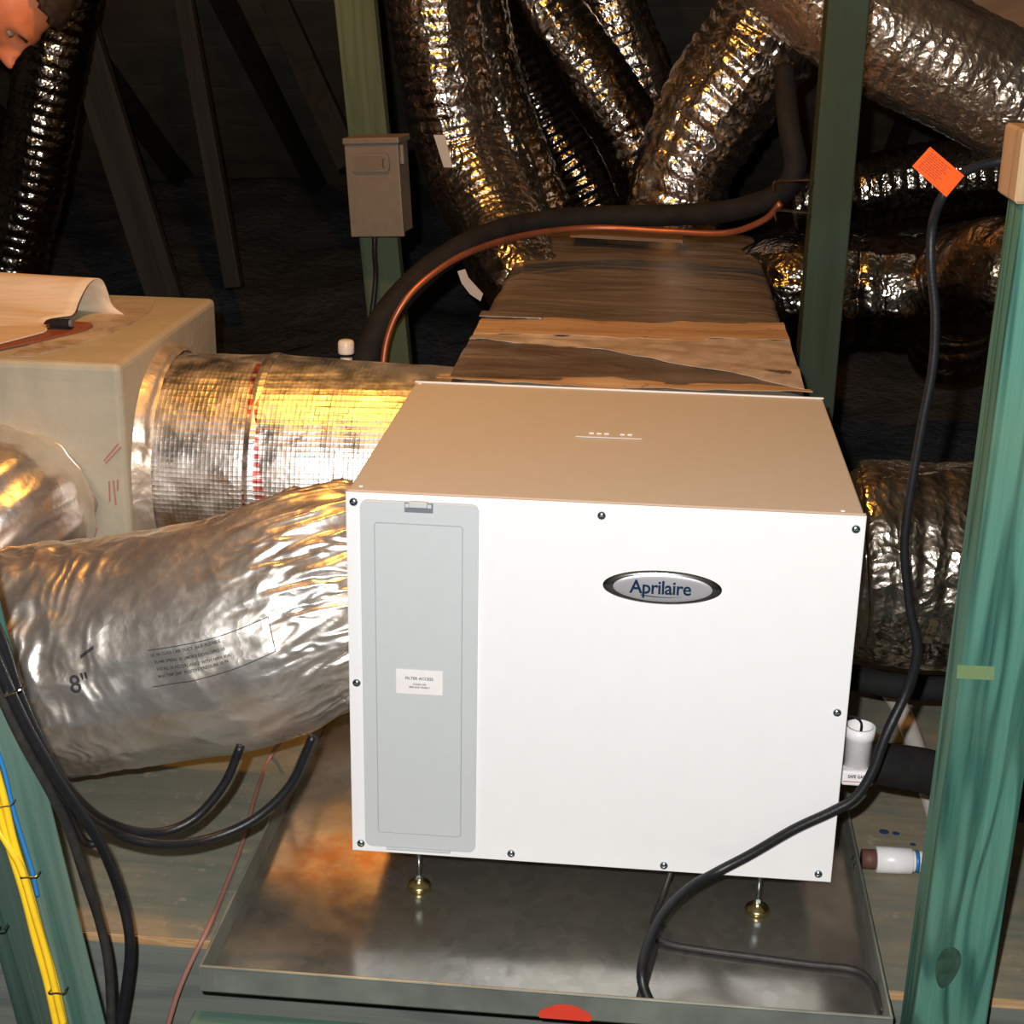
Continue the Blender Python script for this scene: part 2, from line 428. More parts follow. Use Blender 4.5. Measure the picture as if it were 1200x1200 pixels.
ceil_o = obj('ceiling', merge(slab(RY + .4, roofz(RY + .4), yr, roofz(yr)), slab(yr, roofz(yr), yr - 5.2, roofz(yr) - 5.2 * RS)), M_deck, None, False, (0, 0, roofz(yr)))
tag(ceil_o, kind='structure')
for i in range(12):                          # rafters under the deck, every 0.6 m or so
    x = -3.6 + .61 * i
    y0, y1 = RY + .2, yr + .05
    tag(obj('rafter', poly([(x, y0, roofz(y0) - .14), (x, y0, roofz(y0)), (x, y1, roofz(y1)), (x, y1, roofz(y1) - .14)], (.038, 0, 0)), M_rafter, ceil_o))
for i in range(9):                           # deck board joints near the eave
    y0 = 4.9 - i * .30
    obj('deck_board', poly([(-4.9, y0, roofz(y0) - .012), (4.9, y0, roofz(y0) - .012), (4.9, y0 - .298, roofz(y0 - .298) - .012), (-4.9, y0 - .298, roofz(y0 - .298) - .012)], (0, 0, .011)), M_deck, ceil_o)
for nm, x in (('wall_left', -5), ('wall_right', 5)):
    tag(obj(nm, poly([(x, RY + .4, ZF - .2), (x, RY + .4, roofz(RY + .4)), (x, yr, roofz(yr)), (x, yr - 5.2, roofz(yr) - 5.2 * RS), (x, yr - 5.2, ZF - .2)], (.05 if x > 0 else -.05, 0, 0)), M_deck), kind='structure')
tag(obj('wall_front', box((-5, -4.05, ZF - .2), (5, -4, 2.0)), M_deck), kind='structure')

# plywood platform with joists below
ply = thing('plywood_platform', 'grey-green plywood sheet floor under the drain pan and ducts, bare orange front edge', 'platform', (.1, .6, -.1))
obj('sheet', box((-1.6, -.112, -.1), (1.7, 1.35, -.0855)), M_ply, ply)
obj('front_edge', box((-1.6, -.1145, -.0985), (1.7, -.112, -.0865)), M_plyedge, ply)
tag(obj('floor_joist', box((-1.6, -.11, -.34), (1.7, -.072, -.1005), .002), M_grey_wood), 'dark grey joist face under the plywood front edge', 'joist')
tag(obj('floor_joist', box((-.165, -.262, -.27), (1.5, -.224, -.112), .002), M_joist), 'green treated joist running just below the pan front rim', 'joist')

# ------------------------------------------------------------------ drain pan
pan = thing('drain_pan', 'wide galvanised sheet metal drain pan with rust stains under the white unit', 'pan', (.28, .2, -.085))
PX0, PX1, PY0, PY1, PZ, PT = -.155, .717, -.222, .594, -.085, -.047
obj('pan_base', box((PX0, PY0, PZ), (PX1, PY1, PZ + .0015)), M_galv, pan)
def rimw(a, b, in_):   # a folded wall: vertical sheet and small rolled hem
    pa = Vector(a); pb = Vector(b); d = (pb - pa).normalized(); n = Vector(in_)
    sh = poly([pa, pb, pb + n * .0012, pa + n * .0012], (0, 0, PT - PZ))
    hem = tube([Vector((pa.x, pa.y, PT)), Vector((pb.x, pb.y, PT))], .0022, 2, 8)
    return merge(sh, hem)
for a, b, n in (((PX0, PY0, PZ), (PX1, PY0, PZ), (0, 1, 0)), ((PX0, PY1, PZ), (PX1, PY1, PZ), (0, -1, 0)),
                ((PX0, PY0, PZ), (PX0, PY1, PZ), (1, 0, 0)), ((PX1, PY0, PZ), (PX1, PY1, PZ), (-1, 0, 0))):
    obj('pan_rim', rimw(a, b, n), M_galv_rim, pan)
for x in (PX0, PX1):
    s = 1 if x < 0 else -1
    obj('corner_tab', box((x - .0015 if s > 0 else x - .016, PY0 - .0012, PZ + .002), (x + .016 if s > 0 else x + .0015, PY0 - .0002, PT - .002)), M_galv_rim, pan)
c = at(662, 1194, y=PY0 - .002)
obj('red_paint_mark', poly([(c.x + .033 * math.cos(t) * (1 + .06 * math.sin(5 * t)), PY0 - .0012, max(PZ, min(PT - .004, c.z + .021 * math.sin(t)))) for t in np.linspace(0, 2 * PI, 30)[:-1]], (0, -.0004, 0)), M_redpaint, pan)
rv = at(690 + 334 + -15, 1012, y=.2)
obj('rivet', lathe([(.006, 0), (.005, .002), (.002, .003)], (PX1 - .0015, .15, -.066), (-1, 0, 0), 12), M_zinc, pan)
obj('rivet', lathe([(.006, 0), (.005, .002), (.002, .003)], (PX1 - .0015, .17, -.066), (-1, 0, 0), 12), M_zinc, pan)

# ------------------------------------------------------------------ the dehumidifier
BW, BD, BH = .66, .576, .5286
dh = thing('whole_house_dehumidifier', 'large white and beige boxed dehumidifier on short legs standing in the metal pan', 'dehumidifier', (BW / 2, BD / 2, -.085))
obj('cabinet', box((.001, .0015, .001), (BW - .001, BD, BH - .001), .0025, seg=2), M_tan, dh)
fp = merge(box((0, -.0005, 0), (BW, .0025, BH), .0008), box((0, 0, BH - .0022), (BW, .010, BH), .0006),
           box((0, 0, 0), (.0012, .012, BH)), box((BW - .0012, 0, 0), (BW, .012, BH)))
obj('front_panel', fp, M_white, dh)
obj('rear_flange', box((.0, BD - .004, BH - .001), (BW, BD - .001, BH + .0012)), M_white, dh)
def scr(px, py):
    p = at(px, py, y=-.0005)
    s = obj('screw', lathe([(.0058, 0), (.0058, .0012), (.0045, .003), (.0018, .0038)], (p.x, -.0005, p.z), (0, -1, 0), 14), M_zinc, dh, True)
    obj('screw_slot', box((p.x - .0028, -.0046, p.z - .0005), (p.x + .0028, -.0042, p.z + .0005)), M_latch, s)
for p in ((414.5, 588), (705, 604), (1003, 620), (981, 835), (959, 1024), (778, 1014), (599, 1000), (423, 988), (418, 800)): scr(*p)
for px, py in ((423, 569), (988, 598), (955, 466), (492, 449)):
    p = at(px, py, z=BH)
    obj('top_rivet', lathe([(.0035, 0), (.003, .0008), (.001, .0012)], (p.x, p.y, BH - .0008), (0, 0, 1), 10), M_white, dh, True)
# filter door
d0, d1 = at(423.5, 988, y=0), at(561, 592, y=0)
dx0, dz0, dx1, dz1 = at(422.5, 600, y=0).x, at(500, 993, y=0).z, at(561.5, 600, y=0).x, at(500, 588, y=0).z
door = obj('filter_door', poly(rrect(dx0, dz0, dx1, dz1, .010, -.0008), (0, -.006, 0)), M_door, dh)
bv = bmesh.new(); bv.from_mesh(door.data)
bmesh.ops.bevel(bv, geom=[e for e in bv.edges if all(abs(v.co.y - min(x.co.y for x in bv.verts)) < 1e-5 for v in e.verts)], offset=.0015, segments=2, affect='EDGES')
bv.to_mesh(door.data); bv.free()
ix0, iz0, ix1, iz1 = at(440.5, 700, y=0).x, at(490, 975, y=0).z, at(543, 700, y=0).x, at(490, 612, y=0).z
def ring(o, i): # ring between two outlines
    b_ = bmesh.new(); A = [b_.verts.new(p) for p in o]; B_ = [b_.verts.new(p) for p in i]; n = len(A)
    for k in range(n): b_.faces.new((A[k], A[(k + 1) % n], B_[(k + 1) % n], B_[k]))
    return b_
obj('panel_groove', ring(rrect(ix0, iz0, ix1, iz1, .005, -.00695), rrect(ix0 + .0011, iz0 + .0011, ix1 - .0011, iz1 - .0011, .004, -.00695)), M_groove, door)
obj('raised_panel', poly(rrect(ix0 + .0013, iz0 + .0013, ix1 - .0013, iz1 - .0013, .004, -.0068), (0, -.0009, 0)), M_door, door)
l0, l1 = at(474, 595, y=-.007), at(507.5, 585, y=-.007)
obj('latch_recess', box((l0.x, -.0074, dz1 - .013), (l1.x, -.0066, dz1 + .0003)), M_latch, door)
lt = merge(box((l0.x + .006, -.013, dz1 - .005), (l1.x - .007, -.006, dz1 + .003), .001), box((l0.x + .001, -.0085, dz1 - .006), (l0.x + .006, -.007, dz1 - .001)), box((l1.x - .007, -.0085, dz1 - .006), (l1.x - .002, -.007, dz1 - .001)))
obj('latch_tab', lt, M_door, door)
obj('hinge_lip', box((dx0 + .03, -.0085, dz0 - .0025), (dx1 - .035, -.001, dz0 + .001), .0006), M_door, door)
lb0, lb1 = at(463.5, 812, y=-.0085), at(519.5, 787, y=-.0085)
cx, cz = (lb0.x + lb1.x) / 2, (lb0.z + lb1.z) / 2
lab = obj('access_label', box((lb0.x + .001, -.0083, lb0.z), (lb1.x - .001, -.0078, lb1.z)), M_paperlabel, dh)
def flat_text(s, size, x, z, y, mat, name, parent, bold=0, rot=0, sx=1, spacing=1.0, shear=0):
    b_ = text_mesh(s, size, bold, shear, spacing)
    for v in b_.verts:
        X, Z = v.co.x * sx, v.co.y
        v.co = Vector((x + X * math.cos(rot) - Z * math.sin(rot), y, z + X * math.sin(rot) + Z * math.cos(rot)))
    return obj(name, b_, mat, parent)
flat_text('FILTER ACCESS', .0056, cx, cz + .005, -.0085, M_ink, 'lettering', lab, .0001)
flat_text('CLEAN OR', .0036, cx, cz - .0035, -.0085, M_ink, 'lettering', lab, .00008)
flat_text('REPLACE YEARLY', .0036, cx, cz - .0078, -.0085, M_ink, 'lettering', lab, .00008)
# oval badge
bc = at(776, 689.5, y=-.003); BA, BB = .0765, .0235
def oval(a, b_, y, n=64, dz=0, dx=0): return [(bc.x + dx + a * math.cos(t), y, bc.z + dz + b_ * math.sin(t)) for t in np.linspace(0, 2 * PI, n + 1)[:-1]]
def dome(a, b_, y0, h, n=64, rings=6, dz=0, dx=0):
    q = bmesh.new(); R_ = []
    for k in range(rings):
        f = math.cos(k / (rings) * PI / 2); hh = math.sin(k / rings * PI / 2) * h
        R_.append([q.verts.new((x, y0 - hh, z)) for x, _, z in [(bc.x + dx + a * (1 - .0) * f2 * math.cos(t), 0, bc.z + dz + b_ * f2 * math.sin(t)) for f2 in [f] for t in np.linspace(0, 2 * PI, n + 1)[:-1]]])
    for i in range(rings - 1):
        for k in range(n): q.faces.new((R_[i][k], R_[i][(k + 1) % n], R_[i + 1][(k + 1) % n], R_[i + 1][k]))
    q.faces.new(R_[-1]); bmesh.ops.recalc_face_normals(q, faces=q.faces); return q
badge = obj('oval_badge', dome(BA, BB, -.0005, .005), M_chrome, dh, True)
fc = dome(BA * .83, BB * .80, -.0050, .0018, dz=.0009, dx=.0005)
obj('badge_face', fc, M_badge, badge, True)
flat_text('Aprilaire', .0258, bc.x - .002, bc.z + .0014, -.0071, M_navy, 'lettering', badge, .00045, sx=.92, spacing=.95)
sw = [(bc.x - .027 + .052 * t, -.0070, bc.z - .0088 - .0030 * math.sin(t * 2.6) + .0014 * t) for t in np.linspace(0, 1, 14)]
sb = bmesh.new(); up = [sb.verts.new((x, y, z + .0007 * (1 - i / 14) + .0001)) for i, (x, y, z) in enumerate(sw)]; dn = [sb.verts.new((x, y, z - .0007 * (1 - i / 14) - .0001)) for i, (x, y, z) in enumerate(sw)]
for i in range(13): sb.faces.new((up[i], up[i + 1], dn[i + 1], dn[i]))
obj('swoosh', sb, M_navy, badge)
# stamped marks on the top
p0, p1 = at(675, 512, z=BH), at(752, 515, z=BH)
stm = merge(poly([p0, p1, p1 + Vector((0, .0035, 0)), p0 + Vector((0, .0035, 0))], (0, 0, .0007)),
            *[box((p0.x + .018 + .011 * k + (.012 if k > 2 else 0), p0.y + .022, BH - .001), (p0.x + .025 + .011 * k + (.012 if k > 2 else 0), p0.y + .028 - (k % 2) * .003, BH + .0007), .0004) for k in range(5)])
obj('stamped_marks', stm, M_white, dh)
# duct collars on both sides
for s, x, yc, zc in ((-1, 0, .27, .285), (1, BW, .30, .355)):
    obj('duct_collar', lathe([(.118, -.002), (.118, .008), (.105, .010), (.105, .05)], (x, yc, zc), (s, 0, 0), 32), M_galv_rim, dh, True)
# legs
for lx, ly in ((at(491, 1010, y=.045).x, .045), (at(889, 1045, y=.045).x, .045), (.09, BD - .06), (.57, BD - .06)):
    lg = obj('leg', lathe([(.0035, 0), (.0035, .078)], (lx, ly, -.0770), (0, 0, 1), 12), M_zinc, dh, True)
    obj('foot', lathe([(.006, 0), (.0175, .0), (.0180, .004), (.016, .008), (.009, .010), (.007, .014), (.0055, .016)], (lx, ly, -.0833), (0, 0, 1), 24), M_brassz, lg, True)
    obj('lock_nut', lathe([(.0055, 0), (.006, .001), (.006, .005), (.005, .006)], (lx, ly, -.0675), (0, 0, 1), 6), M_zinc, lg)

# ------------------------------------------------------------------ ducts
def duct_grid(pts, radii, pitch=.035, rib=.04, fold=.03, crk=.02, seed=0, nu=None, nv=150, flat=None, cf=14, hel=True, ff=(5, 3), du=.0055, ribsharp=1.0):
    A = crom([tuple(p) + (r,) for p, r in zip(pts, radii)], 400)
    L = np.linalg.norm(np.diff(A[:, :3], axis=0), axis=1).sum()
    nu = nu or int(L / du); A = crom([tuple(p) + (r,) for p, r in zip(pts, radii)], nu)
    C, R = A[:, :3], A[:, 3]; T, N, B = frames(C)
    th = np.linspace(0, 2 * PI, nv + 1)[:-1]; s = np.linspace(0, L, nu)
    S, TH = np.meshgrid(s, th, indexing='ij'); RR = R[:, None]
    Q = np.stack([S * 1.0, RR * np.cos(TH), RR * np.sin(TH)], -1).reshape(-1, 3)
    warp = (vnoise(Q * 5, seed + 3) * .5).reshape(S.shape)
    ph = S / pitch + (TH / (2 * PI) if hel else 0) + warp * .6
    ribs = np.abs(np.sin(PI * ph)) ** ribsharp - .5
    f1 = vnoise(Q * np.array([ff[0] * 3.0, ff[1] * 3.0, ff[1] * 3.0]), seed + 1).reshape(S.shape)
    f2 = vnoise(np.stack([S.ravel() * 7, (TH * 9 / (2 * PI) * 4).ravel() + warp.ravel() * 2, warp.ravel()], -1), seed + 5).reshape(S.shape)
    Qw = Q + .03 * np.stack([vnoise(Q * 9, seed + 11), vnoise(Q * 9, seed + 12), vnoise(Q * 9, seed + 13)], -1)
    c = 0; a = 1.0; f = cf; tot = 0
    for o in range(3):
        c = c + a * (1 - 2 * np.abs(vnoise(Qw * f, seed + 20 + o))); tot += a; a *= .55; f *= 2.1
    c = (c / tot).reshape(S.shape)
    D = RR * (1 + rib * ribs + fold * f1 + fold * .6 * f2 + crk * c)
    sag = np.zeros_like(D) if flat is None else flat
    P = C[:, None, :] + D[..., None] * (np.cos(TH)[..., None] * N[:, None, :] + np.sin(TH)[..., None] * B[:, None, :])
    return P, s, th, L
def grid_obj(name, P, mat, parent=None, label=None, cat=None, loc=None):
    nu, nv, _ = P.shape; V = P.reshape(-1, 3)
    loc = Vector(loc) if loc is not None else Vector(((V[:, 0].min() + V[:, 0].max()) / 2, (V[:, 1].min() + V[:, 1].max()) / 2, V[:, 2].min()))
    V = V - np.array(loc)
    i = np.arange(nu - 1)[:, None] * nv; j = np.arange(nv)[None, :]; k = (j + 1) % nv
    F = np.stack([i + j, i + k, i + nv + k, i + nv + j], -1).reshape(-1, 4)
    me = bpy.data.meshes.new(name); me.vertices.add(len(V)); me.vertices.foreach_set('co', V.ravel())
    me.loops.add(F.size); me.loops.foreach_set('vertex_index', F.ravel().astype(np.int32))
    me.polygons.add(len(F)); me.polygons.foreach_set('loop_start', np.arange(0, F.size, 4, dtype=np.int32))
    me.update(calc_edges=True); me.polygons.foreach_set('use_smooth', np.ones(len(F), bool))
    me.materials.append(mat); me.validate()
    o = bpy.data.objects.new(name, me); COL.objects.link(o); o.location = loc - (W(parent) if parent else Vector((0, 0, 0)))
    if parent: o.parent = parent
    return tag(o, label, cat)
def duct(label, pts, radii, mat=None, **k):
    P, s, th, L = duct_grid(pts, radii, **k)
    return grid_obj('flexible_duct', P, mat or M_foil, None, label, 'duct'), P
def band(P, i0, i1, out, mat, parent, name='strap_band'):
    Q = P[i0:i1:2]; c = Q.mean(1, keepdims=True); d = Q - c; n = np.linalg.norm(d, axis=-1, keepdims=True)
    return grid_obj(name, c + d / n * (n.mean(1, keepdims=True) * .6 + n * .4 + out), mat, parent)

# duct from plenum to trunk (behind the unit), scrim foil with the red line
D1 = thing('foil_wrapped_duct', 'straight silver scrim foil duct with red printed line between the cream plenum and trunk', 'duct', (-.25, .96, .05))
P, s, th, L = duct_grid([Vector((-.55, .955, .255)), Vector((-.35, .955, .252)), Vector((-.1, .96, .25)), Vector((.06, .97, .25))], [.205, .212, .205, .20], pitch=.12, rib=0.006, fold=.012, crk=.006, seed=3, nv=260, du=.004, cf=9)
o = grid_obj('jacket', P, M_foil_scrim, D1, loc=(-.30, .96, .05))
P, *_ = duct_grid([Vector((-.57, .955, .255)), Vector((-.552, .955, .255)), Vector((-.53, .955, .254)), Vector((-.515, .955, .254))], [.226, .222, .214, .209], pitch=.3, rib=0, fold=.02, crk=.02, seed=9, nv=200, du=.004)
grid_obj('collar_tape', P, foil('foil_collar', tint=(.75, .66, .55), rough=.4, dirt=.5, cell=20, bstr=.3, metal=.7, dark=(.5, .38, .26)), D1)
P, *_ = duct_grid([Vector((-.345, .955, .252)), Vector((-.335, .955, .252)), Vector((-.325, .955, .252))], [.2145, .2165, .2145], pitch=.3, rib=0, fold=.01, crk=.006, seed=12, nv=200, du=.003)
grid_obj('seam_tape', P, M_foil_scrim, D1)

# big baggy duct into the left side of the unit
D2 = thing('foil_wrapped_duct', 'big baggy crumpled silver duct entering the left side of the white unit', 'duct', (-.3, .2, 0))
pts2 = [Vector((-.80, .19, .10)), Vector((-.64, .20, .13)), Vector((-.50, .20, .165)), Vector((-.36, .20, .195)), Vector((-.20, .20, .235)), Vector((-.09, .22, .283)), Vector((-.03, .245, .287)), Vector((-.004, .26, .287))]
rad2 = [.165, .170, .172, .172, .172, .165, .155, .125]
def d2_surface():
    P, s, th, L = duct_grid(pts2, rad2, pitch=.05, rib=.0, fold=.030, crk=.016, seed=21, nv=420, du=.0028, cf=8, ff=(3.2, 1.4))
    nu = len(s); C = P.mean(1, keepdims=True); d = P - C; r = np.linalg.norm(d, axis=-1)
    S, TH = np.meshgrid(s / L, th, indexing='ij')
    q = np.stack([S * 5, np.cos(TH) * 6, np.sin(TH) * 6], -1).reshape(-1, 3)
    w1 = vnoise(q, 5).reshape(S.shape)
    # lengthwise gathers towards the collar, ring wrinkles at the bend on the left
    g = np.clip((S - .76) / .2, 0, 1) ** 1.5
    wr = 1 - 2 * np.abs(vnoise(np.stack([S * 15 + w1 * 2, np.cos(TH) * 5.5 + w1 * 1.4, np.sin(TH) * 5.5 - w1 * 1.2], -1).reshape(-1, 3), 31)).reshape(S.shape)
    wr2 = 1 - 2 * np.abs(vnoise(np.stack([S * 48 + w1 * 3, np.cos(TH) * 14 + w1 * 2, np.sin(TH) * 15], -1).reshape(-1, 3), 37)).reshape(S.shape)
    l = np.clip((.62 - S) / .30, 0, 1)
    rw = 1 - 2 * np.abs(vnoise(np.stack([S * 60 + w1 * 1.2 + .9 * np.cos(TH * 2 + 5 * S), np.cos(TH) * 2.2, np.sin(TH) * 2.2], -1).reshape(-1, 3), 41)).reshape(S.shape)
    dg = 1 - 2 * np.abs(vnoise(np.stack([S * 16 - TH * 1.1, np.cos(TH) * 3, np.sin(TH) * 3 + S * 4], -1).reshape(-1, 3), 43)).reshape(S.shape)
    rr = r * (1 + g * (.060 * wr + .030 * wr2) + l * .024 * rw + .020 * dg * (.5 + l))
    return C + d / r[..., None] * rr[..., None], s, th, L
P2, s2, th2, L2 = d2_surface()
jack2 = grid_obj('jacket', P2, M_foil_near, D2, loc=(-.3, .2, 0))
band(P2, len(s2) - 14, len(s2) - 5, .003, M_staple, D2, 'clamp_band')
# print on the big duct, laid on its surface
def nearest_uv(px, py):
    best = None
    o_ = np.array(CP); d_ = np.array(CM @ Vector(((px - 600) / 1798.73, (600 - py) / 1798.73, -1))); d_ /= np.linalg.norm(d_)
    V = P2 - o_; tt = V @ d_; dist = np.linalg.norm(V - tt[..., None] * d_, axis=-1)
    m = dist < .004; tt = np.where(m, tt, 9e9); i, j = np.unravel_index(np.argmin(tt), tt.shape); return i, j
def surf(i, j, off=.0012):
    i = max(0, min(i, P2.shape[0] - 2.001)); a, b_ = int(i), int(math.floor(j)); fi, fj = i - a, j - b_; nv = P2.shape[1]
    p = (P2[a, b_ % nv] * (1 - fi) * (1 - fj) + P2[a + 1, b_ % nv] * fi * (1 - fj) + P2[a, (b_ + 1) % nv] * (1 - fi) * fj + P2[a + 1, (b_ + 1) % nv] * fi * fj)
    c_ = P2[a].mean(0); n = p - c_; return Vector(p + n / np.linalg.norm(n) * off)
def decal_text(s_, size, a, b_, name, bold=.0003, sx=1.0, off=.0016):
    """text from pixel a (left) towards pixel b (right) wrapped on the duct"""
    ia, ja = nearest_uv(*a); ib, jb = nearest_uv(*b_)
    A = surf(ia, ja); B_ = surf(ib, jb); ln = (B_ - A).length
    di = (ib - ia) / ln; dj = (jb - ja) / ln
    # perpendicular (upwards) steps
    du_ = L2 / P2.shape[0]; dv_ = 2 * PI * .168 / P2.shape[1]; sg = 1 if surf(ia, ja + 8).z > A.z else -1
    q = text_mesh(s_, size, bold, align='LEFT')
    bmesh.ops.triangulate(q, faces=q.faces)
    for v in q.verts:
        X, Y = v.co.x * sx, v.co.y
        v.co = surf(ia + di * X - 0 * Y, ja + dj * X + sg * Y / dv_, off)
    return obj(name, q, M_ink, D2)
def decal_line(a, b_, wd, name):
    ia, ja = nearest_uv(*a); ib, jb = nearest_uv(*b_); q = bmesh.new(); prev = None; dv_ = 2 * PI * .168 / P2.shape[1]; du_ = L2 / P2.shape[0]
    n = 60; vert = abs(ib - ia) * du_ < abs(jb - ja) * dv_
    for k in range(n + 1):
        t = k / n; i, j = ia + (ib - ia) * t, ja + (jb - ja) * t
        e = (wd / du_, 0) if vert else (0, wd / dv_)
        c_ = (q.verts.new(surf(i - e[0] / 2, j - e[1] / 2, .0014)), q.verts.new(surf(i + e[0] / 2, j + e[1] / 2, .0014)))
        if prev: q.faces.new((prev[0], c_[0], c_[1], prev[1]))
        prev = c_
    return obj(name, q, M_ink, D2)
decal_line((172, 764), (312, 724), .0011, 'printed_line'); decal_line((178, 806), (322, 762), .0011, 'printed_line')
decal_line((312, 724), (322, 762), .0010, 'printed_line')
for k, sx in enumerate(('UL 181 CLASS 1 AIR DUCT  R6.0  FLEXIBLE', 'FLAME SPREAD 25  SMOKE DEVELOPED 50', 'INSTALL IN ACCORDANCE WITH NFPA 90A', 'MAX TEMP 200F   POSITIVE PRESSURE 10 IN')):
    decal_text(sx, .0058, (176 + 3 * k, 769.5 + 8.2 * k), (300 + 3 * k, 734 + 8.2 * k), 'printed_text', .0001, .95)
decal_text('8"', .034, (80, 804), (96, 803), 'printed_size', .0004)
decal_line((92, 770), (108, 758), .005, 'black_mark')

# elbow duct out of the plenum front, far left
P, *_ = duct_grid([Vector((-.76, .715, .22)), Vector((-.77, .62, .225)), Vector((-.83, .565, .17)), Vector((-.95, .58, .08))], [.155, .165, .165, .16], pitch=.06, rib=.012, fold=.05, crk=.05, seed=33, nv=260, du=.0035, cf=9)
grid_obj('flexible_duct', P, M_foil_near, None, 'crumpled foil elbow bulging out of the cream plenum front, left picture edge', 'duct')

# right side duct out of the unit
D4 = thing('flexible_duct', 'dusty gold and silver foil duct leaving the right side of the white unit', 'duct', (.9, .3, .2))
P, s, *_ = duct_grid([Vector((.662, .30, .355)), Vector((.70, .30, .355)), Vector((.74, .30, .357)), Vector((.90, .31, .352)), Vector((1.15, .34, .34)), Vector((1.5, .40, .33))], [.118, .140, .150, .150, .147, .147], pitch=.034, rib=.016, fold=.030, crk=.010, seed=40, nv=300, du=.0032, ribsharp=1.2)
grid_obj('jacket', P, foil('foil_jacket_brown', tint=(.55, .49, .42), rough=.2, dirt=.45, cell=50, bstr=.3, dark=(.2, .14, .09)), D4)
band(P, 10, 14, .0015, M_foil, D4, 'tape_band')

# ducts behind the trunk
def px(Y): return lambda *l: [at(a, b_, y=Y + (c_[0] if c_ else 0)) for a, b_, *c_ in l]
ka = dict(nv=150, du=.005, pitch=.032, rib=.035, fold=.035, crk=.014)
dA, PA = duct('silver flex duct with bright left edge rising beside the grey switch box post', px(2.1)((500, -70), (508, 0), (522, 90), (543, 180), (582, 262, -.1), (604, 318, -.25), (640, 350, -.3)), [.115] * 5 + [.10, .09], M_foil, seed=51, **ka)
for (ax, ay, bx, by) in ((508, 158, 520, 196),):
    pa_, pb_ = at(ax, ay, y=1.97), at(bx, by, y=1.97)
    obj('strap_tag', poly([pa_, pa_ + Vector((.028, 0, 0)), pb_ + Vector((.022, 0, 0)), pb_], (0, .003, 0)), M_wtag, dA)
st = [at(a, b_, y=1.72) for a, b_ in ((536, 318), (541, 332), (551, 345), (563, 353))]
obj('strap_tail', merge(poly([st[0], st[1], st[2], st[3], st[3] + Vector((.006, 0, .018)), st[2] + Vector((.012, 0, .022)), st[1] + Vector((.016, 0, .014)), st[0] + Vector((.018, 0, .006))], (0, .002, 0))), M_wtag, dA)
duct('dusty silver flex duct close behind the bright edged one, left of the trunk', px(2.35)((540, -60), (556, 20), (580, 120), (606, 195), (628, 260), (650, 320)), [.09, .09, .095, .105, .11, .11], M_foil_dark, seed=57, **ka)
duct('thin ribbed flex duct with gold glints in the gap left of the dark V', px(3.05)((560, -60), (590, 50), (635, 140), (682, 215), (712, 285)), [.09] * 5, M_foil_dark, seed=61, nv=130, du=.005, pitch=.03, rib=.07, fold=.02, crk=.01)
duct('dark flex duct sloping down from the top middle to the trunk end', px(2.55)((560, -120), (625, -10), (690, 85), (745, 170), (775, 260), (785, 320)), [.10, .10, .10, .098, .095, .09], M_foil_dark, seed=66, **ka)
duct('flex duct with a bright silver and gold right edge at the top middle', px(2.8)((690, -90), (712, 0), (742, 80), (762, 160), (765, 240), (760, 320)), [.10, .10, .10, .095, .09, .09], M_foil, seed=71, **ka)
duct('wide silver and gold flex duct sweeping up to the right behind the centre post', px(2.3)((1010, -130), (935, -25), (885, 60), (835, 130), (800, 205), (785, 300)), [.15, .148, .145, .14, .13, .12], M_foil, seed=76, nv=190, du=.005, pitch=.045, rib=.045, fold=.05, crk=.016)
duct('brown dusty flex duct running along the roof at the upper right corner', px(1.9)((900, -60), (985, 5), (1060, 50), (1130, 85), (1215, 130), (1330, 190)), [.13, .135, .14, .14, .14, .14], foil('foil_jacket_warm', tint=(.62, .52, .42), rough=.22, dirt=.6, cell=45, bstr=.35, dark=(.30, .2, .12), metal=.9), seed=81, nv=190, du=.005, pitch=.034, rib=.014, fold=.03, crk=.010)
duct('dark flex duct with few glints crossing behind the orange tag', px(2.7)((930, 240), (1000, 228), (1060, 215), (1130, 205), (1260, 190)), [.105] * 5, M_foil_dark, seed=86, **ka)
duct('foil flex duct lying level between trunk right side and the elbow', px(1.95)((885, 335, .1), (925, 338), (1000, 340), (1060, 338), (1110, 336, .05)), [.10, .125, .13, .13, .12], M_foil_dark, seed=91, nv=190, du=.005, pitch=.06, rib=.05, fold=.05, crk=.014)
duct('brown ribbed flex elbow half hidden behind the right post', [at(1112, 420, y=2.05), at(1122, 345, y=1.95), at(1155, 322, y=1.75), at(1215, 330, y=1.7), at(1300, 350, y=1.8)], [.10, .12, .125, .125, .12], foil('foil_jacket_elbow', tint=(.42, .32, .22), rough=.22, dirt=.6, cell=40, bstr=.3, dark=(.2, .13, .08)), seed=96, nv=190, du=.005, pitch=.05, rib=.07, fold=.03, crk=.008)
duct('thin foil duct with a bright glittering streak at the far left, below the face', px(2.4)((90, -80), (66, 40), (50, 130), (34, 220), (18, 300), (5, 390)), [.095, .095, .095, .095, .09, .09], M_foil_dark, seed=101, **ka)

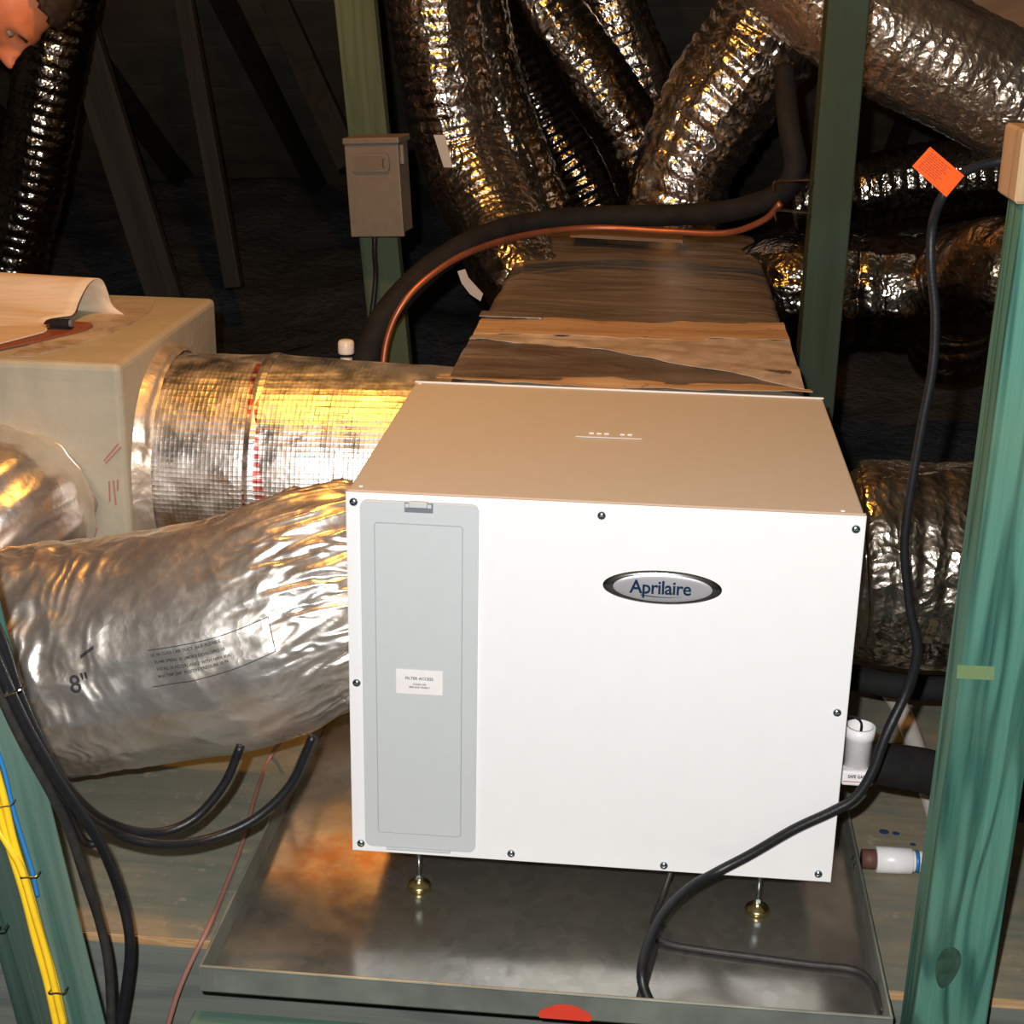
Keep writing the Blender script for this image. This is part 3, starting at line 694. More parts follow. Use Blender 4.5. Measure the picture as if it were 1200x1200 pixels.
# ------------------------------------------------------------------ trunk duct
tr = thing('trunk_duct', 'long rectangular trunk duct with foil wrap and tan tape running away behind the unit', 'duct', (.34, 1.4, -.08))
TY0, TY1, TX0, TX1, TZ = .60, 2.25, .052, .634, .53
b = bmesh.new(); nx, ny = 60, 150
g = [[None] * (nx + 1) for _ in range(ny + 1)]
PP = np.array([[TX0 + (TX1 - TX0) * i / nx, TY0 + (TY1 - TY0) * j / ny, 0] for j in range(ny + 1) for i in range(nx + 1)])
ZZ = TZ - .004 + .006 * vnoise(PP * np.array([4, 12, 1]), 4) + .004 * vnoise(PP * np.array([9, 30, 1]), 6)
for j in range(ny + 1):
    for i in range(nx + 1):
        k = j * (nx + 1) + i; e = min(i, nx - i, 3) / 3; g[j][i] = b.verts.new((PP[k, 0], PP[k, 1], ZZ[k] - (1 - e) * .006))
for j in range(ny):
    for i in range(nx): b.faces.new((g[j][i], g[j][i + 1], g[j + 1][i + 1], g[j + 1][i]))
bd = [g[0][i] for i in range(nx + 1)] + [g[j][nx] for j in range(1, ny + 1)] + [g[ny][i] for i in range(nx - 1, -1, -1)] + [g[j][0] for j in range(ny - 1, 0, -1)]
lo = [b.verts.new((v.co.x, v.co.y, -.08)) for v in bd]
for k in range(len(bd)):
    q = (k + 1) % len(bd); b.faces.new((bd[k], lo[k], lo[q], bd[q]))
bmesh.ops.recalc_face_normals(b, faces=b.faces)
obj('wrapped_body', b, M_trunk, tr, True)
def zs(x, y, off):
    return TZ - .004 + .004 + off
def strip(y0, y1, x0=TX0, x1=TX1, off=.003, mat=M_kraft, name='tape_band', wob=.008, seed=0, top=None):
    q = bmesh.new(); n = 60; A = []; B_ = []; m = 6
    rows = []
    for r_ in range(m + 1):
        row = []
        for i in range(n + 1):
            x = x0 + (x1 - x0) * i / n; yy0 = y0(i / n) if callable(y0) else y0; yy1 = y1(i / n) if callable(y1) else y1
            w_ = wob * float(vnoise(np.array([[i * .35, 0 if r_ < m / 2 else 5, seed]]), 3)[0])
            y = yy0 + (yy1 - yy0) * r_ / m + (w_ if r_ in (0, m) else 0)
            z = TZ - .004 + .006 * float(vnoise(np.array([[x * 4, y * 12, 0]]), 4)[0]) + .004 * float(vnoise(np.array([[x * 9, y * 30, 0]]), 6)[0]) + off
            row.append(q.verts.new((x, y, z)))
        rows.append(row)
    for r_ in range(m):
        for i in range(n): q.faces.new((rows[r_][i], rows[r_][i + 1], rows[r_ + 1][i + 1], rows[r_ + 1][i]))
    r2 = bmesh.ops.extrude_face_region(q, geom=q.faces[:])
    for e in r2['geom']:
        if isinstance(e, bmesh.types.BMVert): e.co.z += .0012
    bmesh.ops.recalc_face_normals(q, faces=q.faces)
    return obj(name, q, mat, tr)
strip(lambda t: at(560 + 360 * t, 391 + 12 * t, z=TZ).y, lambda t: at(560 + 360 * t, 373 + 8 * t, z=TZ).y, seed=1, off=.006)
strip(lambda t: at(560 + 360 * t, 400 + 55 * t ** 1.6, z=TZ).y, lambda t: at(560 + 360 * t, 391 + 12 * t, z=TZ).y + .004, seed=2, off=.005, mat=M_kraftpale)
strip(TY0 + .004, lambda t: at(535 + 400 * t, 399 + 24 * t ** 1.2 + 34 * max(0, t - .55), z=TZ).y, seed=3, off=.003, mat=M_film, name='loose_wrap')
strip(TY0 - .012, TY0 + .03, TX0 - .02, TX1 + .01, off=.004, mat=M_kraft, name='front_tape', seed=5)
p = at(560, 372, z=TZ); q_ = at(635, 376, z=TZ)
obj('sheet_metal_strip', box((TX0 - .004, p.y - .02, TZ + .006), (q_.x, p.y + .025, TZ + .0085)), M_trunk, tr)
a_, b_ = at(668, 278, z=TZ + .02), at(800, 285, z=TZ + .02)
obj('wood_lath', poly([a_, b_, b_ + Vector((0, .09, 0)), a_ + Vector((0, .16, 0))], (0, 0, .008)), M_beam, tr)

# ------------------------------------------------------------------ plenum
pl = thing('plenum_box', 'large cream painted duct board plenum box at left with clipboard on top', 'duct box', (-.95, 1.02, -.085))
QX0, QX1, QY0, QY1, QZ = -1.45, -.548, .714, 1.32, .50
b = box((QX0, QY0, -.085), (QX1, QY1, QZ), .012, seg=3)
obj('board_body', b, M_plenum, pl)
obj('mastic_patch', poly([at(x, y, z=QZ + .0004) for x, y in ((136, 352), (182, 352), (176, 366), (150, 382), (112, 398), (60, 412), (38, 418), (10, 418), (40, 402), (90, 385), (120, 366))], (0, 0, .0012)), M_mastic, pl)
for pts in (((10, 514), (18, 512), (44, 519), (42, 526), (14, 519)), ((58, 524), (62, 523), (70, 537), (66, 538))):
    obj('red_print', poly([at(x, y, y=QY0 - .0006) for x, y in pts], (0, -.0004, 0)), M_redprint, pl)
def redseg(l, face='y'):
    for x0, y0, x1, y1 in l:
        A = at(x0, y0, y=QY0 - .0006) if face == 'y' else at(x0, y0, x=QX1 + .0008); B_ = at(x1, y1, y=QY0 - .0006) if face == 'y' else at(x1, y1, x=QX1 + .0008)
        obj('red_print', tube([A, B_], .0016, 2, 5), M_redprint, pl)
redseg([(122, 540, 139, 520), (124, 543, 142, 524), (128, 564, 129, 588), (133, 563, 136, 592), (138, 562, 138, 575), (103, 640, 112, 610), (108, 640, 114, 618)])
# clipboard and papers
cb = thing('clipboard', 'reddish brown clipboard lying on the plenum top under curled paper', 'clipboard', (-.85, .93, QZ))
obj('board', poly([at(x, y, z=QZ + .003) for x, y in ((-70, 424), (0, 410), (40, 402), (102, 387), (109, 383), (106, 380), (60, 377), (-70, 385))], (0, 0, .004)), M_board, cb)
ck = at(72, 380, z=QZ + .015)
obj('clip', merge(tube([ck + Vector((-.02, 0, 0)), ck + Vector((.018, .0, .001))], .010, 2, 12), box(tuple(ck + Vector((-.03, -.012, -.010))), tuple(ck + Vector((.02, .012, -.005))))), M_clip, cb)
obj('clip_ring', tube([ck + Vector((.019, -.006, .004)), ck + Vector((.024, -.006, .004))], .007, 2, 12), M_latch, cb)
Rr = [at(-2, 402, y=.86), at(52, 389, z=QZ + .008), at(51, 380, z=QZ + .012), at(56, 374, z=QZ + .018), at(72, 371, z=QZ + .02), at(86, 368, z=QZ + .022), at(93, 352, y=1.04), at(102, 335, y=1.06), at(111, 327, y=1.08), at(120, 329, y=1.1), at(126, 342, y=1.11), at(132, 358, y=1.12), at(146, 369, z=QZ + .001)]
Ll = [at(-70, 416, y=.84), at(-70, 404, y=.90), at(-72, 392, y=.93), at(-72, 382, y=.95), at(-72, 372, y=.97), at(-72, 362, y=1.0), at(-74, 345, y=1.06), at(-76, 328, y=1.10), at(-78, 314, y=1.14), at(-76, 322, y=1.2), at(-74, 335, y=1.22), at(-72, 345, y=1.23), at(-70, 352, y=1.24)]
RR_ = crom(Rr, 60); LL_ = crom(Ll, 60); b = bmesh.new(); rows = []
for i in range(60): rows.append([b.verts.new(Vector(RR_[i] * (1 - t) + LL_[i] * t)) for t in np.linspace(0, 1, 14)])
for i in range(59):
    for k in range(13): b.faces.new((rows[i][k], rows[i + 1][k], rows[i + 1][k + 1], rows[i][k + 1]))
po = obj('paper_sheets', b, M_paper, None, True)
so = po.modifiers.new('s', 'SOLIDIFY'); so.thickness = .0022; so.offset = 0
tag(po, 'cream paper sheets curled up in an arch on the brown clipboard', 'paper')
lo_ = [at(x, y, z=QZ + .0085) for x, y in ((-70, 422), (-2, 404), (52, 390), (54, 382), (0, 384), (-70, 392))]
tag(obj('paper_sheets', poly(lo_, (0, 0, .003)), M_paper), 'flat lower paper stack on the clipboard under the arched sheet', 'paper')

# ------------------------------------------------------------------ posts
def plank(name, a, b_, wx, wy, mat, label, cat='post', yaw=0, parent=None, bev=.003):
    """a bottom centre, b top centre"""
    a = Vector(a); b_ = Vector(b_); L = (b_ - a).length; q = Vector((0, 0, 1)).rotation_difference((b_ - a).normalized())
    t = box((-wx / 2, -wy / 2, 0), (wx / 2, wy / 2, L), bev, seg=2)
    me = bpy.data.meshes.new(name); t.to_mesh(me); t.free(); me.materials.append(mat)
    o = bpy.data.objects.new(name, me); COL.objects.link(o); o.location = a
    o.rotation_euler = (q.to_matrix() @ Matrix.Rotation(yaw, 3, 'Z')).to_euler()
    return tag(o, label, cat)
# right post
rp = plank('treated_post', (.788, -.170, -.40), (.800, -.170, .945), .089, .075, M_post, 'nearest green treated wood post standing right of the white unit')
FYP = -.2085
M_knot = plain('wood_knot', (.025, .06, .04), .8, 0, .2, .4, 60)
def knot(x, y, w_, h_, a0):
    c_ = at(x, y, y=FYP); q = []
    for t in np.linspace(0, 2 * PI, 25)[:-1]:
        u, v = w_ * math.cos(t) * (1 + .25 * math.sin(t)), h_ * math.sin(t); q.append((c_.x + u * math.cos(a0) - v * math.sin(a0), FYP, c_.z + u * math.sin(a0) + v * math.cos(a0)))
    k_ = poly(q, (0, -.0006, 0)); o_ = obj('knot', k_, M_knot); o_.parent = rp; o_.matrix_parent_inverse = rp.matrix_basis.inverted(); return o_
knot(1110, 1134, .014, .030, -.12)
c_ = [at(x, y, y=FYP) for x, y in ((1122, 779), (1166, 781), (1165, 797), (1121, 795))]
o_ = obj('yellow_stain', poly(c_, (0, -.0004, 0)), plain('yellow_lumber_crayon', (.13, .20, .085), .85)); o_.parent = rp; o_.matrix_parent_inverse = rp.matrix_basis.inverted()
a_ = at(1128, 783, y=0)
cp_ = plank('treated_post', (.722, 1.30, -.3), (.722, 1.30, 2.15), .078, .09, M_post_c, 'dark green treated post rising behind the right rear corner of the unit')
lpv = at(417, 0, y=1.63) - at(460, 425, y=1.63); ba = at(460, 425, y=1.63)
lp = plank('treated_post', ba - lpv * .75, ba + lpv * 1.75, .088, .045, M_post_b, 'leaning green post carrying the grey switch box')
obj_ = bpy.data.objects
# warm lumber block on top of the right post
bl = at(1191, 190, y=-.2)
tag(obj('lumber_block', box((bl.x, -.215, .946), (bl.x + .14, -.125, 1.02), .003), M_warmwood), 'pale lumber block on top of the right post at picture edge', 'lumber')
# near left leaning post
E0, E1 = at(80, 1195, y=-.385), at(4, 900, y=-.385)   # the corner edge the yellow cables run along
dv = E1 - E0; yw = math.radians(-35)
off_ = Matrix.Rotation(yw, 3, 'Z') @ Vector((-.07, .0225, 0))
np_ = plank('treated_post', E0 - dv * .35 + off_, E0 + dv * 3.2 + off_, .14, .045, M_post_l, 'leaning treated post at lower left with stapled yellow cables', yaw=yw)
# dark truss webs in the background
def web(a, b_, Y, wpx, label, mat=M_raft):
    A = at(*b_, y=Y); B_ = at(*a, y=Y); wd = wpx / 1798 * (Y + 1.9) ; d_ = B_ - A
    k_ = min(.35, (roofz(Y) - .17 - B_.z) / max(d_.z, .01)); return plank('truss_web', A - d_ * .10, B_ + d_ * k_, wd, .04, mat, label, 'truss web')
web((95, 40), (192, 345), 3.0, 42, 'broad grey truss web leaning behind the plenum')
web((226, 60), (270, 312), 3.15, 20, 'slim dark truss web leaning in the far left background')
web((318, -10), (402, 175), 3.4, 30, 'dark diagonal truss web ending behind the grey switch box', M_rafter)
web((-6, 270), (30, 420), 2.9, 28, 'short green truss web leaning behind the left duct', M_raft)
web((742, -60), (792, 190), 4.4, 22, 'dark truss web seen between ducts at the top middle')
bA, bB = at(1060, -30, y=2.15), at(1240, 75, y=2.15)
dd = (bB - bA)
tag(obj('roof_beam', poly([bA - dd * .6, bB + dd * .4, bB + dd * .4 + Vector((0, 0, .14)), bA - dd * .6 + Vector((0, 0, .14))], (0, .04, 0)), M_beam), 'brown sloping beam at the upper right corner above the duct', 'beam')

# ------------------------------------------------------------------ switch box
sbx = thing('disconnect_switch_box', 'grey metal disconnect switch box screwed on the leaning green post', 'electrical box', (-.235, 1.55, .6))
Mr = Matrix.Translation((-.235, 1.555, .715)) @ Matrix.Rotation(math.radians(-3.5), 4, 'Y') @ Matrix.Rotation(math.radians(-8), 4, 'Z')
def sb_(name, a, b2, bev, mat, par): return obj(name, box(a, b2, bev, Mr, 2), mat, par)
enc = sb_('enclosure', (-.058, -.02, -.10), (.058, .045, .10), .002, M_disc, sbx)
sb_('lid', (-.062, -.034, -.107), (.061, -.021, .094), .002, M_disc, sbx)
sb_('top_hood', (-.064, -.040, .094), (.065, .046, .108), .003, M_disc, sbx)
hb = poly(rrect(-.046, .036, .040, .074, .009, -.0345), (0, -.006, 0)); bmesh.ops.transform(hb, matrix=Mr, verts=hb.verts)
hd = obj('handle_bezel', hb, M_disc, sbx)
hb = poly(rrect(-.041, .041, .035, .069, .007, -.0406), (0, -.001, 0)); bmesh.ops.transform(hb, matrix=Mr, verts=hb.verts)
obj('handle_plate', hb, plain('grey_enamel_light', (.16, .13, .10), .4, .2), hd)
hl = tube([Mr @ Vector((.028, -.043, .046)), Mr @ Vector((.028, -.043, .064))], .0025, 2, 8); obj('pull_bar', hl, M_staple, hd)
obj('side_hasp', tube([Mr @ Vector((.064, -.02, .05)), Mr @ Vector((.064, -.02, .09))], .006, 2, 10), M_disc, sbx)
tag(obj('wire_whip', tube([Mr @ Vector((-.02, .01, -.09)), Mr @ Vector((-.025, .01, -.15)), at(440, 330, y=1.58), at(432, 400, y=1.56), at(425, 470, y=1.5)], .006, 30, 8), M_cord, None, True), 'thin black cable hanging from the bottom of the grey switch box', 'cable')

# ------------------------------------------------------------------ refrigerant lines
ls = thing('refrigerant_line', 'thick black foam insulated line arching over the trunk duct from left', 'pipe', (.1, 1.3, .3))
rl = [at(424, 470, y=1.30), at(428, 425, y=1.32), at(452, 370, y=1.36), at(500, 318, y=1.42), at(560, 280, y=1.50), at(620, 262, y=1.60), at(700, 254, y=1.66), at(790, 252, y=1.64), at(860, 246, y=1.58), at(915, 226, y=1.52), at(932, 195, y=1.50), at(925, 150, y=1.52), at(918, 80, y=1.6)]
obj('foam_sleeve', tube(rl, [.033, .032, .030, .028, .0255, .025, .024, .024, .024, .024, .024, .023, .022], 140, 20), M_armaflex, ls, True)
hp = thing('wire_hanger', 'thin steel wire hanger nailed to the centre post holding the black line', 'hanger', at(930, 230, y=1.24))
for (x0, y0, x1, y1) in ((908, 212, 952, 210), (910, 246, 948, 249)):
    obj('hanger_wire', tube([at(x0, y0 + 12, y=1.46), at(x0 - 1, y0 + 2, y=1.44), at(x0 + 4, y0, y=1.42), at(x1, y1, y=1.25)], .0028, 24, 6), M_staple, hp)
cu = [at(448, 480, y=1.26), at(452, 405, y=1.28), at(475, 352, y=1.30), at(520, 312, y=1.36), at(570, 288, y=1.45), at(630, 273, y=1.56), at(700, 267, y=1.62), at(780, 271, y=1.60), at(850, 273, y=1.55), at(895, 258, y=1.5), at(915, 238, y=1.47)]
tag(obj('copper_line', tube(cu, .0072, 120, 12), M_copper, None, True), 'bare reddish copper tube following below the thick black line', 'pipe')

# ------------------------------------------------------------------ PVC and fittings
pv = thing('pvc_standpipe', 'short white capped pvc standpipe poking up behind the silver duct', 'pipe', (at(406, 430, y=1.22)[0], 1.22, .2))
pc = at(406, 430, y=1.22)
obj('pipe', lathe([(.0125, 0), (.0125, .62)], (pc.x, 1.22, pc.z - .60), (0, 0, 1), 20), M_pvc, pv, True)
pk = at(406, 414, y=1.22)
obj('cap', lathe([(.0165, 0), (.017, .002), (.017, .022), (.0145, .027), (.008, .029)], (pc.x, 1.22, pk.z), (0, 0, 1), 20), M_pvc, pv, True)
fs = at(1003, 908, y=.06)
sw_ = thing('float_switch', 'white float switch tee with lettered base on the right side of the unit', 'float switch', (fs.x, .06, fs.z))
obj('switch_base', box((fs.x - .022, .035, fs.z - .004), (fs.x + .02, .085, fs.z + .018), .003, seg=2), M_pvcw, sw_)
st_ = obj('socket', lathe([(.019, 0), (.019, .045), (.0205, .046), (.0205, .062), (.017, .062), (.016, .040)], (fs.x - .001, .058, fs.z + .014), (0, 0, 1), 28), M_pvcw, sw_, True)
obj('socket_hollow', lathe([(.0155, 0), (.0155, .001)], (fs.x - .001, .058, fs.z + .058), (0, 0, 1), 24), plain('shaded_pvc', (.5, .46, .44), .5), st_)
obj('switch_wire', tube([Vector((fs.x + .0, .058, fs.z + .06)), Vector((fs.x - .001, .055, fs.z + .082)), Vector((fs.x - .012, .06, fs.z + .088)), Vector((fs.x - .024, .07, fs.z + .08))], .0018, 20, 6), M_cord, sw_)
flat_text('SAFE GARD', .0066, fs.x - .001, fs.z + .0105, .0343, M_ink, 'lettering', sw_, .0002, sx=.80)
obj('colour_line', box((fs.x - .021, .0344, fs.z + .002), (fs.x + .019, .0347, fs.z + .0035)), M_redprint, sw_)
bp = thing('insulated_drain_pipe', 'thick black foam insulated pipe running right from under the float switch', 'pipe', (.9, .12, .02))
obj('foam_sleeve', tube([at(1012, 893, y=.09), at(1040, 896, y=.10), at(1090, 905, y=.13), at(1150, 926, y=.16), at(1215, 940, y=.16)], [.026, .030, .032, .033, .033], 40, 22), M_armaflex, bp, True)
obj('pipe_end', tube([at(1000, 892, y=.085), at(1020, 894, y=.09)], .0165, 3, 16), M_pvcw, bp, True)
tag(obj('insulated_line', tube([at(985, 790, y=.50), at(1030, 800, y=.5), at(1080, 806, y=.5), at(1150, 806, y=.5), at(1240, 800, y=.5)], .022, 30, 14), M_armaflex, None, True), 'black line lying in the shade beneath the right hand foil duct', 'pipe')
tag(obj('pvc_pipe', tube([at(1035, 800, z=-.068), at(1062, 845, z=-.068), at(1100, 962, z=-.068), at(1135, 1060, z=-.068)], .0165, 20, 16), M_pvc, None, True), 'long cream pvc pipe on the plywood passing under the black pipe', 'pipe')
cf_ = thing('pvc_coupling', 'short white pvc coupling lying on plywood beside the pan right rim', 'pipe fitting', (at(1050, 1016, z=-.08)[0], at(1050, 1016, z=-.08)[1], -.085))
a_, b_ = at(1026, 1007, z=-.064), at(1068, 1009, z=-.064); ax = (b_ - a_); 
obj('coupling_body', lathe([(.017, 0), (.0195, .001), (.0195, ax.length - .001), (.018, ax.length)], a_, ax, 24), M_pvcw, cf_, True)
obj('pipe_stub', lathe([(.0155, 0), (.0155, .03)], b_ - ax.normalized() * .002, ax, 20), M_pvc, cf_, True)
obj('brown_stub', lathe([(.0145, 0), (.0145, .022)], a_ - ax.normalized() * .020, ax, 18), plain('rusty_nipple', (.12, .05, .035), .6), cf_, True)
obj('blue_primer_stain', lathe([(.0160, 0), (.0160, .006)], b_ + ax.normalized() * .004, ax, 20), M_blue, cf_, True)
for k, (x_, y_, r_) in enumerate(((1036, 974, .008), (1050, 976, .006), (1070, 989, .005))):
    p = at(x_, y_, z=-.0845)
    tag(obj('primer_drip', lathe([(r_, 0), (r_ * .8, .0006)], (p.x, p.y, -.0855), (0, 0, 1), 9), plain('dark_blue_primer', (.015, .05, .12), .6)), ('largest blue primer spot on the plywood right of the pan', 'middle blue primer spot on the plywood right of the pan', 'smallest blue primer spot, just above the white coupling')[k], 'stain')

# ------------------------------------------------------------------ cords and cables
cd_ = thing('power_cord', 'thick black power cord with orange tag draped over the unit lower front', 'cord', at(1070, 700, y=-.03))
Yc = .02
main = [at(1245, 184, y=.03), at(1200, 188, y=.02), at(1165, 190, y=.02), at(1130, 202, y=.01), at(1106, 228, y=.0), at(1093, 262, y=Yc), at(1091, 310, y=Yc), at(1096, 370, y=Yc), at(1093, 430, y=Yc), at(1081, 495, y=Yc), at(1068, 570, y=Yc), at(1060, 640, y=Yc), at(1066, 710, y=Yc), at(1075, 762, y=Yc), at(1062, 810, y=Yc), at(1038, 862, y=.005), at(1022, 905, y=-.005), at(1002, 935, y=-.011), at(975, 951, y=-.0125), at(930, 972, y=-.0125), at(880, 1001, y=-.0125), at(840, 1022, y=-.02), at(806, 1042, y=-.05), at(778, 1070, y=-.10), at(760, 1106, y=-.15), at(752, 1140, y=-.19), at(757, 1165, y=-.205), at(768, 1184, y=-.212)]
main = [Vector((p.x, p.y, max(p.z, -.0765))) for p in main]
obj('cable', tube(main, [.0058] * 13 + [.0068] * 15, 260, 12), M_cord, cd_, True)
obj('plug', merge(lathe([(.011, 0), (.013, .004), (.013, .03), (.010, .036)], at(1173, 192, y=.02), (1, 0, .02), 18), lathe([(.015, 0), (.016, .002), (.016, .04)], at(1190, 192, y=.02), (1, 0, .02), 18)), M_cord, cd_, True)
tgc = [at(x, y, y=-.012) for x, y in ((1090, 172), (1130, 206), (1109, 231), (1069, 195))]
tg = obj('warning_tag', poly(tgc, (0, .0012, 0)), M_orange, cd_)
tu = (tgc[1] - tgc[0]); tv = (tgc[3] - tgc[0])
for k in range(9):
    q = bmesh.new(); t0 = .14 + k * .085; u0, u1 = .10, (.62 if k % 3 else .70)
    segs = [(u0 + (u1 - u0) * i / 6, u0 + (u1 - u0) * (i + .78) / 6) for i in range(6)]
    for a_, b_ in segs:
        vs = [tgc[0] + tu * a_ + tv * t0, tgc[0] + tu * b_ + tv * t0, tgc[0] + tu * b_ + tv * (t0 + .03), tgc[0] + tu * a_ + tv * (t0 + .03)]
        q.faces.new([q.verts.new(v + Vector((0, -.0004, 0))) for v in vs])
    obj('printed_line', q, M_tagink, tg)
pc2 = thing('appliance_cord', 'thinner grey black cord lying in the pan under the unit front', 'cord', at(900, 1130, z=-.08))
pz = -.0785
sec = [at(790, 1010, y=.06), Vector(at(776, 1050, z=-.06)), at(765, 1085, z=pz + .004), at(778, 1104, z=pz), at(830, 1114, z=pz), at(890, 1122, z=pz), at(950, 1130, z=pz), at(1000, 1136, z=pz), at(1022, 1152, z=pz), at(1034, 1185, z=pz)]
obj('cable', tube(sec, .0044, 120, 8), M_cord2, pc2, True)
pc3 = [at(768, 1108, z=pz), at(758, 1140, z=pz), at(750, 1168, z=pz), at(748, 1186, z=pz)]
obj('cable', tube(pc3, .005, 40, 8), M_cord2, pc2, True)

tag(obj('control_wire', tube([at(385, 815, y=.42), at(372, 822, y=.40), at(345, 850, y=.30), at(318, 885, z=-.08), at(300, 930, z=-.08), at(285, 985, z=-.08), at(262, 1045, z=-.08), at(243, 1090, z=-.079), at(225, 1125, y=-.125), at(208, 1165, y=-.14), at(193, 1215, y=-.15)], .0036, 120, 8), M_brownw, None, True), 'thin reddish brown wire running down beside the pan left rim', 'wire')
# black cables at lower left
def cable(label, pts, r, mat=M_cord, n=120): return tag(obj('black_cable', tube(P3(*pts), r, n, 10), mat, None, True), label, 'cable')
cable('black cable curling right to a cut end in front of the duct, shorter one', [(-30, 690, -.43), (0, 748, -.42), (22, 815, -.405), (55, 885, -.38), (85, 930, -.33), (125, 963, -.18), (178, 976, -.13), (225, 961, -.10), (262, 920, -.08), (282, 874, -.07)], .0062)
cable('black cable curling right to a cut end over the pan rim, longer one', [(-34, 705, -.435), (-4, 765, -.425), (20, 832, -.41), (50, 892, -.385), (88, 945, -.335), (130, 975, -.20), (185, 989, -.16), (240, 984, -.12), (296, 961, -.09), (340, 920, -.07), (367, 862, -.06)], .0062)
cable('glossy black cable hanging down to the lower picture edge, right hand one', [(-28, 720, -.445), (2, 790, -.435), (30, 850, -.415), (62, 905, -.39), (92, 950, -.355), (118, 990, -.32), (140, 1045, -.27), (152, 1100, -.27), (148, 1155, -.27), (135, 1225, -.27)], .0064)
cable('dull dusty black cable hanging to the lower picture edge, left hand one', [(-28, 740, -.44), (0, 812, -.43), (28, 872, -.41), (55, 920, -.385), (80, 970, -.35), (100, 1030, -.325), (118, 1085, -.29), (128, 1140, -.29), (131, 1225, -.29)], .0058, M_cord2)
cable('short black cable loop tucked behind the hanging cables', [(10, 800, -.405), (45, 880, -.38), (70, 928, -.345), (86, 965, -.30), (98, 985, -.25), (110, 989, -.24), (112, 978, -.235), (98, 955, -.23), (85, 930, -.22)], .005)
def frontY(o_): return o_
def ycable(label, pts, r, mat, nm, cat='cable'): return tag(obj(nm, tube(P3(*pts), r, 90, 10), mat, None, True), label, cat)
yf = -.395
ycable('yellow cable stapled along the near post, right strand', [(-18, 860, yf), (2, 925, yf), (16, 985, yf), (33, 1040, yf), (48, 1095, yf), (64, 1150, yf), (80, 1225, yf)], .0044, M_yel, 'yellow_cable')
ycable('yellow cable stapled along the near post, left strand', [(-22, 880, yf), (-4, 940, yf), (10, 990, yf), (27, 1045, yf), (41, 1100, yf), (56, 1155, yf), (71, 1225, yf)], .0044, M_yel, 'yellow_cable')
ycable('yellow cable joining the stapled pair from the left picture edge', [(-30, 955, yf), (-5, 970, yf), (14, 998, yf - .003), (26, 1022, yf - .004), (40, 1070, yf - .006), (56, 1125, yf - .006), (74, 1200, yf - .006)], .0042, M_yel, 'yellow_cable')
ycable('thin blue wire running beside the yellow cables on the near post', [(-14, 850, yf + .004), (4, 900, yf + .004), (16, 950, yf + .004), (28, 990, yf + .004), (38, 1022, yf + .004), (44, 1050, yf + .006)], .0024, M_blue, 'blue_wire', 'wire')
def staple(x, y, Y, w_=.016, ang=-20):
    c_ = at(x, y, y=Y); ca, sa = math.cos(math.radians(ang)), math.sin(math.radians(ang))
    u = Vector((ca, 0, sa)); n = Vector((0, 1, 0))
    return obj('cable_staple', tube([c_ - u * w_ / 2 + n * .012, c_ - u * w_ / 2, c_, c_ + u * w_ / 2, c_ + u * w_ / 2 + n * .012], .0012, 24, 6), M_staple)
for i, (x, y, Y, w_, ang) in enumerate(((4, 945, yf - .008, .018, 15), (33, 1028, yf - .012, .018, 8), (66, 1164, yf - .012, .018, 6), (14, 812, -.445, .02, 25), (-1, 1090, yf, .01, 10))):
    tag(staple(x, y, Y, w_, ang), ('steel staple holding the yellow cables, topmost one', 'steel staple over the yellow cables where the blue wire ends', 'steel staple over the yellow cables near the bottom edge', 'steel staple holding the black cables on the near post', 'small steel staple at the left picture edge')[i], 'staple')

# ------------------------------------------------------------------ person leaning in at the upper left
HC = at(2, -11, y=1.30)                           # head centre
Fw = Vector((.33, -.16, -.93)).normalized(); Up = Vector((.93, .1, .33)); Up = (Up - Fw * Up.dot(Fw)).normalized(); Sd = Up.cross(Fw)   # left side
def hp_(f, s_, u): return HC + (Fw * f + Sd * s_ + Up * u) * 1.12
def head_mesh():
    b_ = bmesh.new(); bmesh.ops.create_icosphere(b_, subdivisions=6, radius=1)
    for v in b_.verts:
        s_, f, u = v.co.x, v.co.y, v.co.z          # side, front, up
        X, Y, Z = s_ * .076, f * .096, u * .118
        if u < 0: X *= 1 - .25 * u * u; Y *= (1 - .12 * u * u) if f > 0 else (1 + .30 * u * .8)
        if f > 0 and u < .3: Y += .006
        def g(cx_, cz_, wx_, wz_): return math.exp(-((X - cx_) / wx_) ** 2 - ((Z - cz_) / wz_) ** 2) if f > 0 else 0
        Y += .028 * g(0, -.034, .012, .013) + .018 * g(0, -.016, .009, .022) + .006 * g(.013, -.040, .006, .006) + .006 * g(-.013, -.040, .006, .006)
        Y += .006 * g(.028, .018, .02, .008) + .006 * g(-.028, .018, .02, .008)
        Y -= .013 * g(.030, .0, .015, .011) + .013 * g(-.030, .0, .015, .011)
        Y += .009 * g(0, -.062, .020, .006) + .009 * g(0, -.073, .017, .006) - .004 * g(0, -.067, .022, .003) + .012 * g(0, -.100, .022, .014)
        Y -= .004 * g(.05, -.05, .015, .03) + .004 * g(-.05, -.05, .015, .03)
        v.co = hp_(Y, X, Z)
    return b_
def ell(c_, r, sub=3):
    q = bmesh.new(); bmesh.ops.create_icosphere(q, subdivisions=sub, radius=1)
    for v in q.verts: v.co = hp_(c_[0] + v.co.y * r[0], c_[1] + v.co.x * r[1], c_[2] + v.co.z * r[2])
    return q
nk0 = hp_(-.035, 0, -.07); nk1 = HC + Vector((-.20, .10, .0)); sh = HC + Vector((-.30, .14, -.04))
pel = HC + Vector((-.80, .30, -.32))
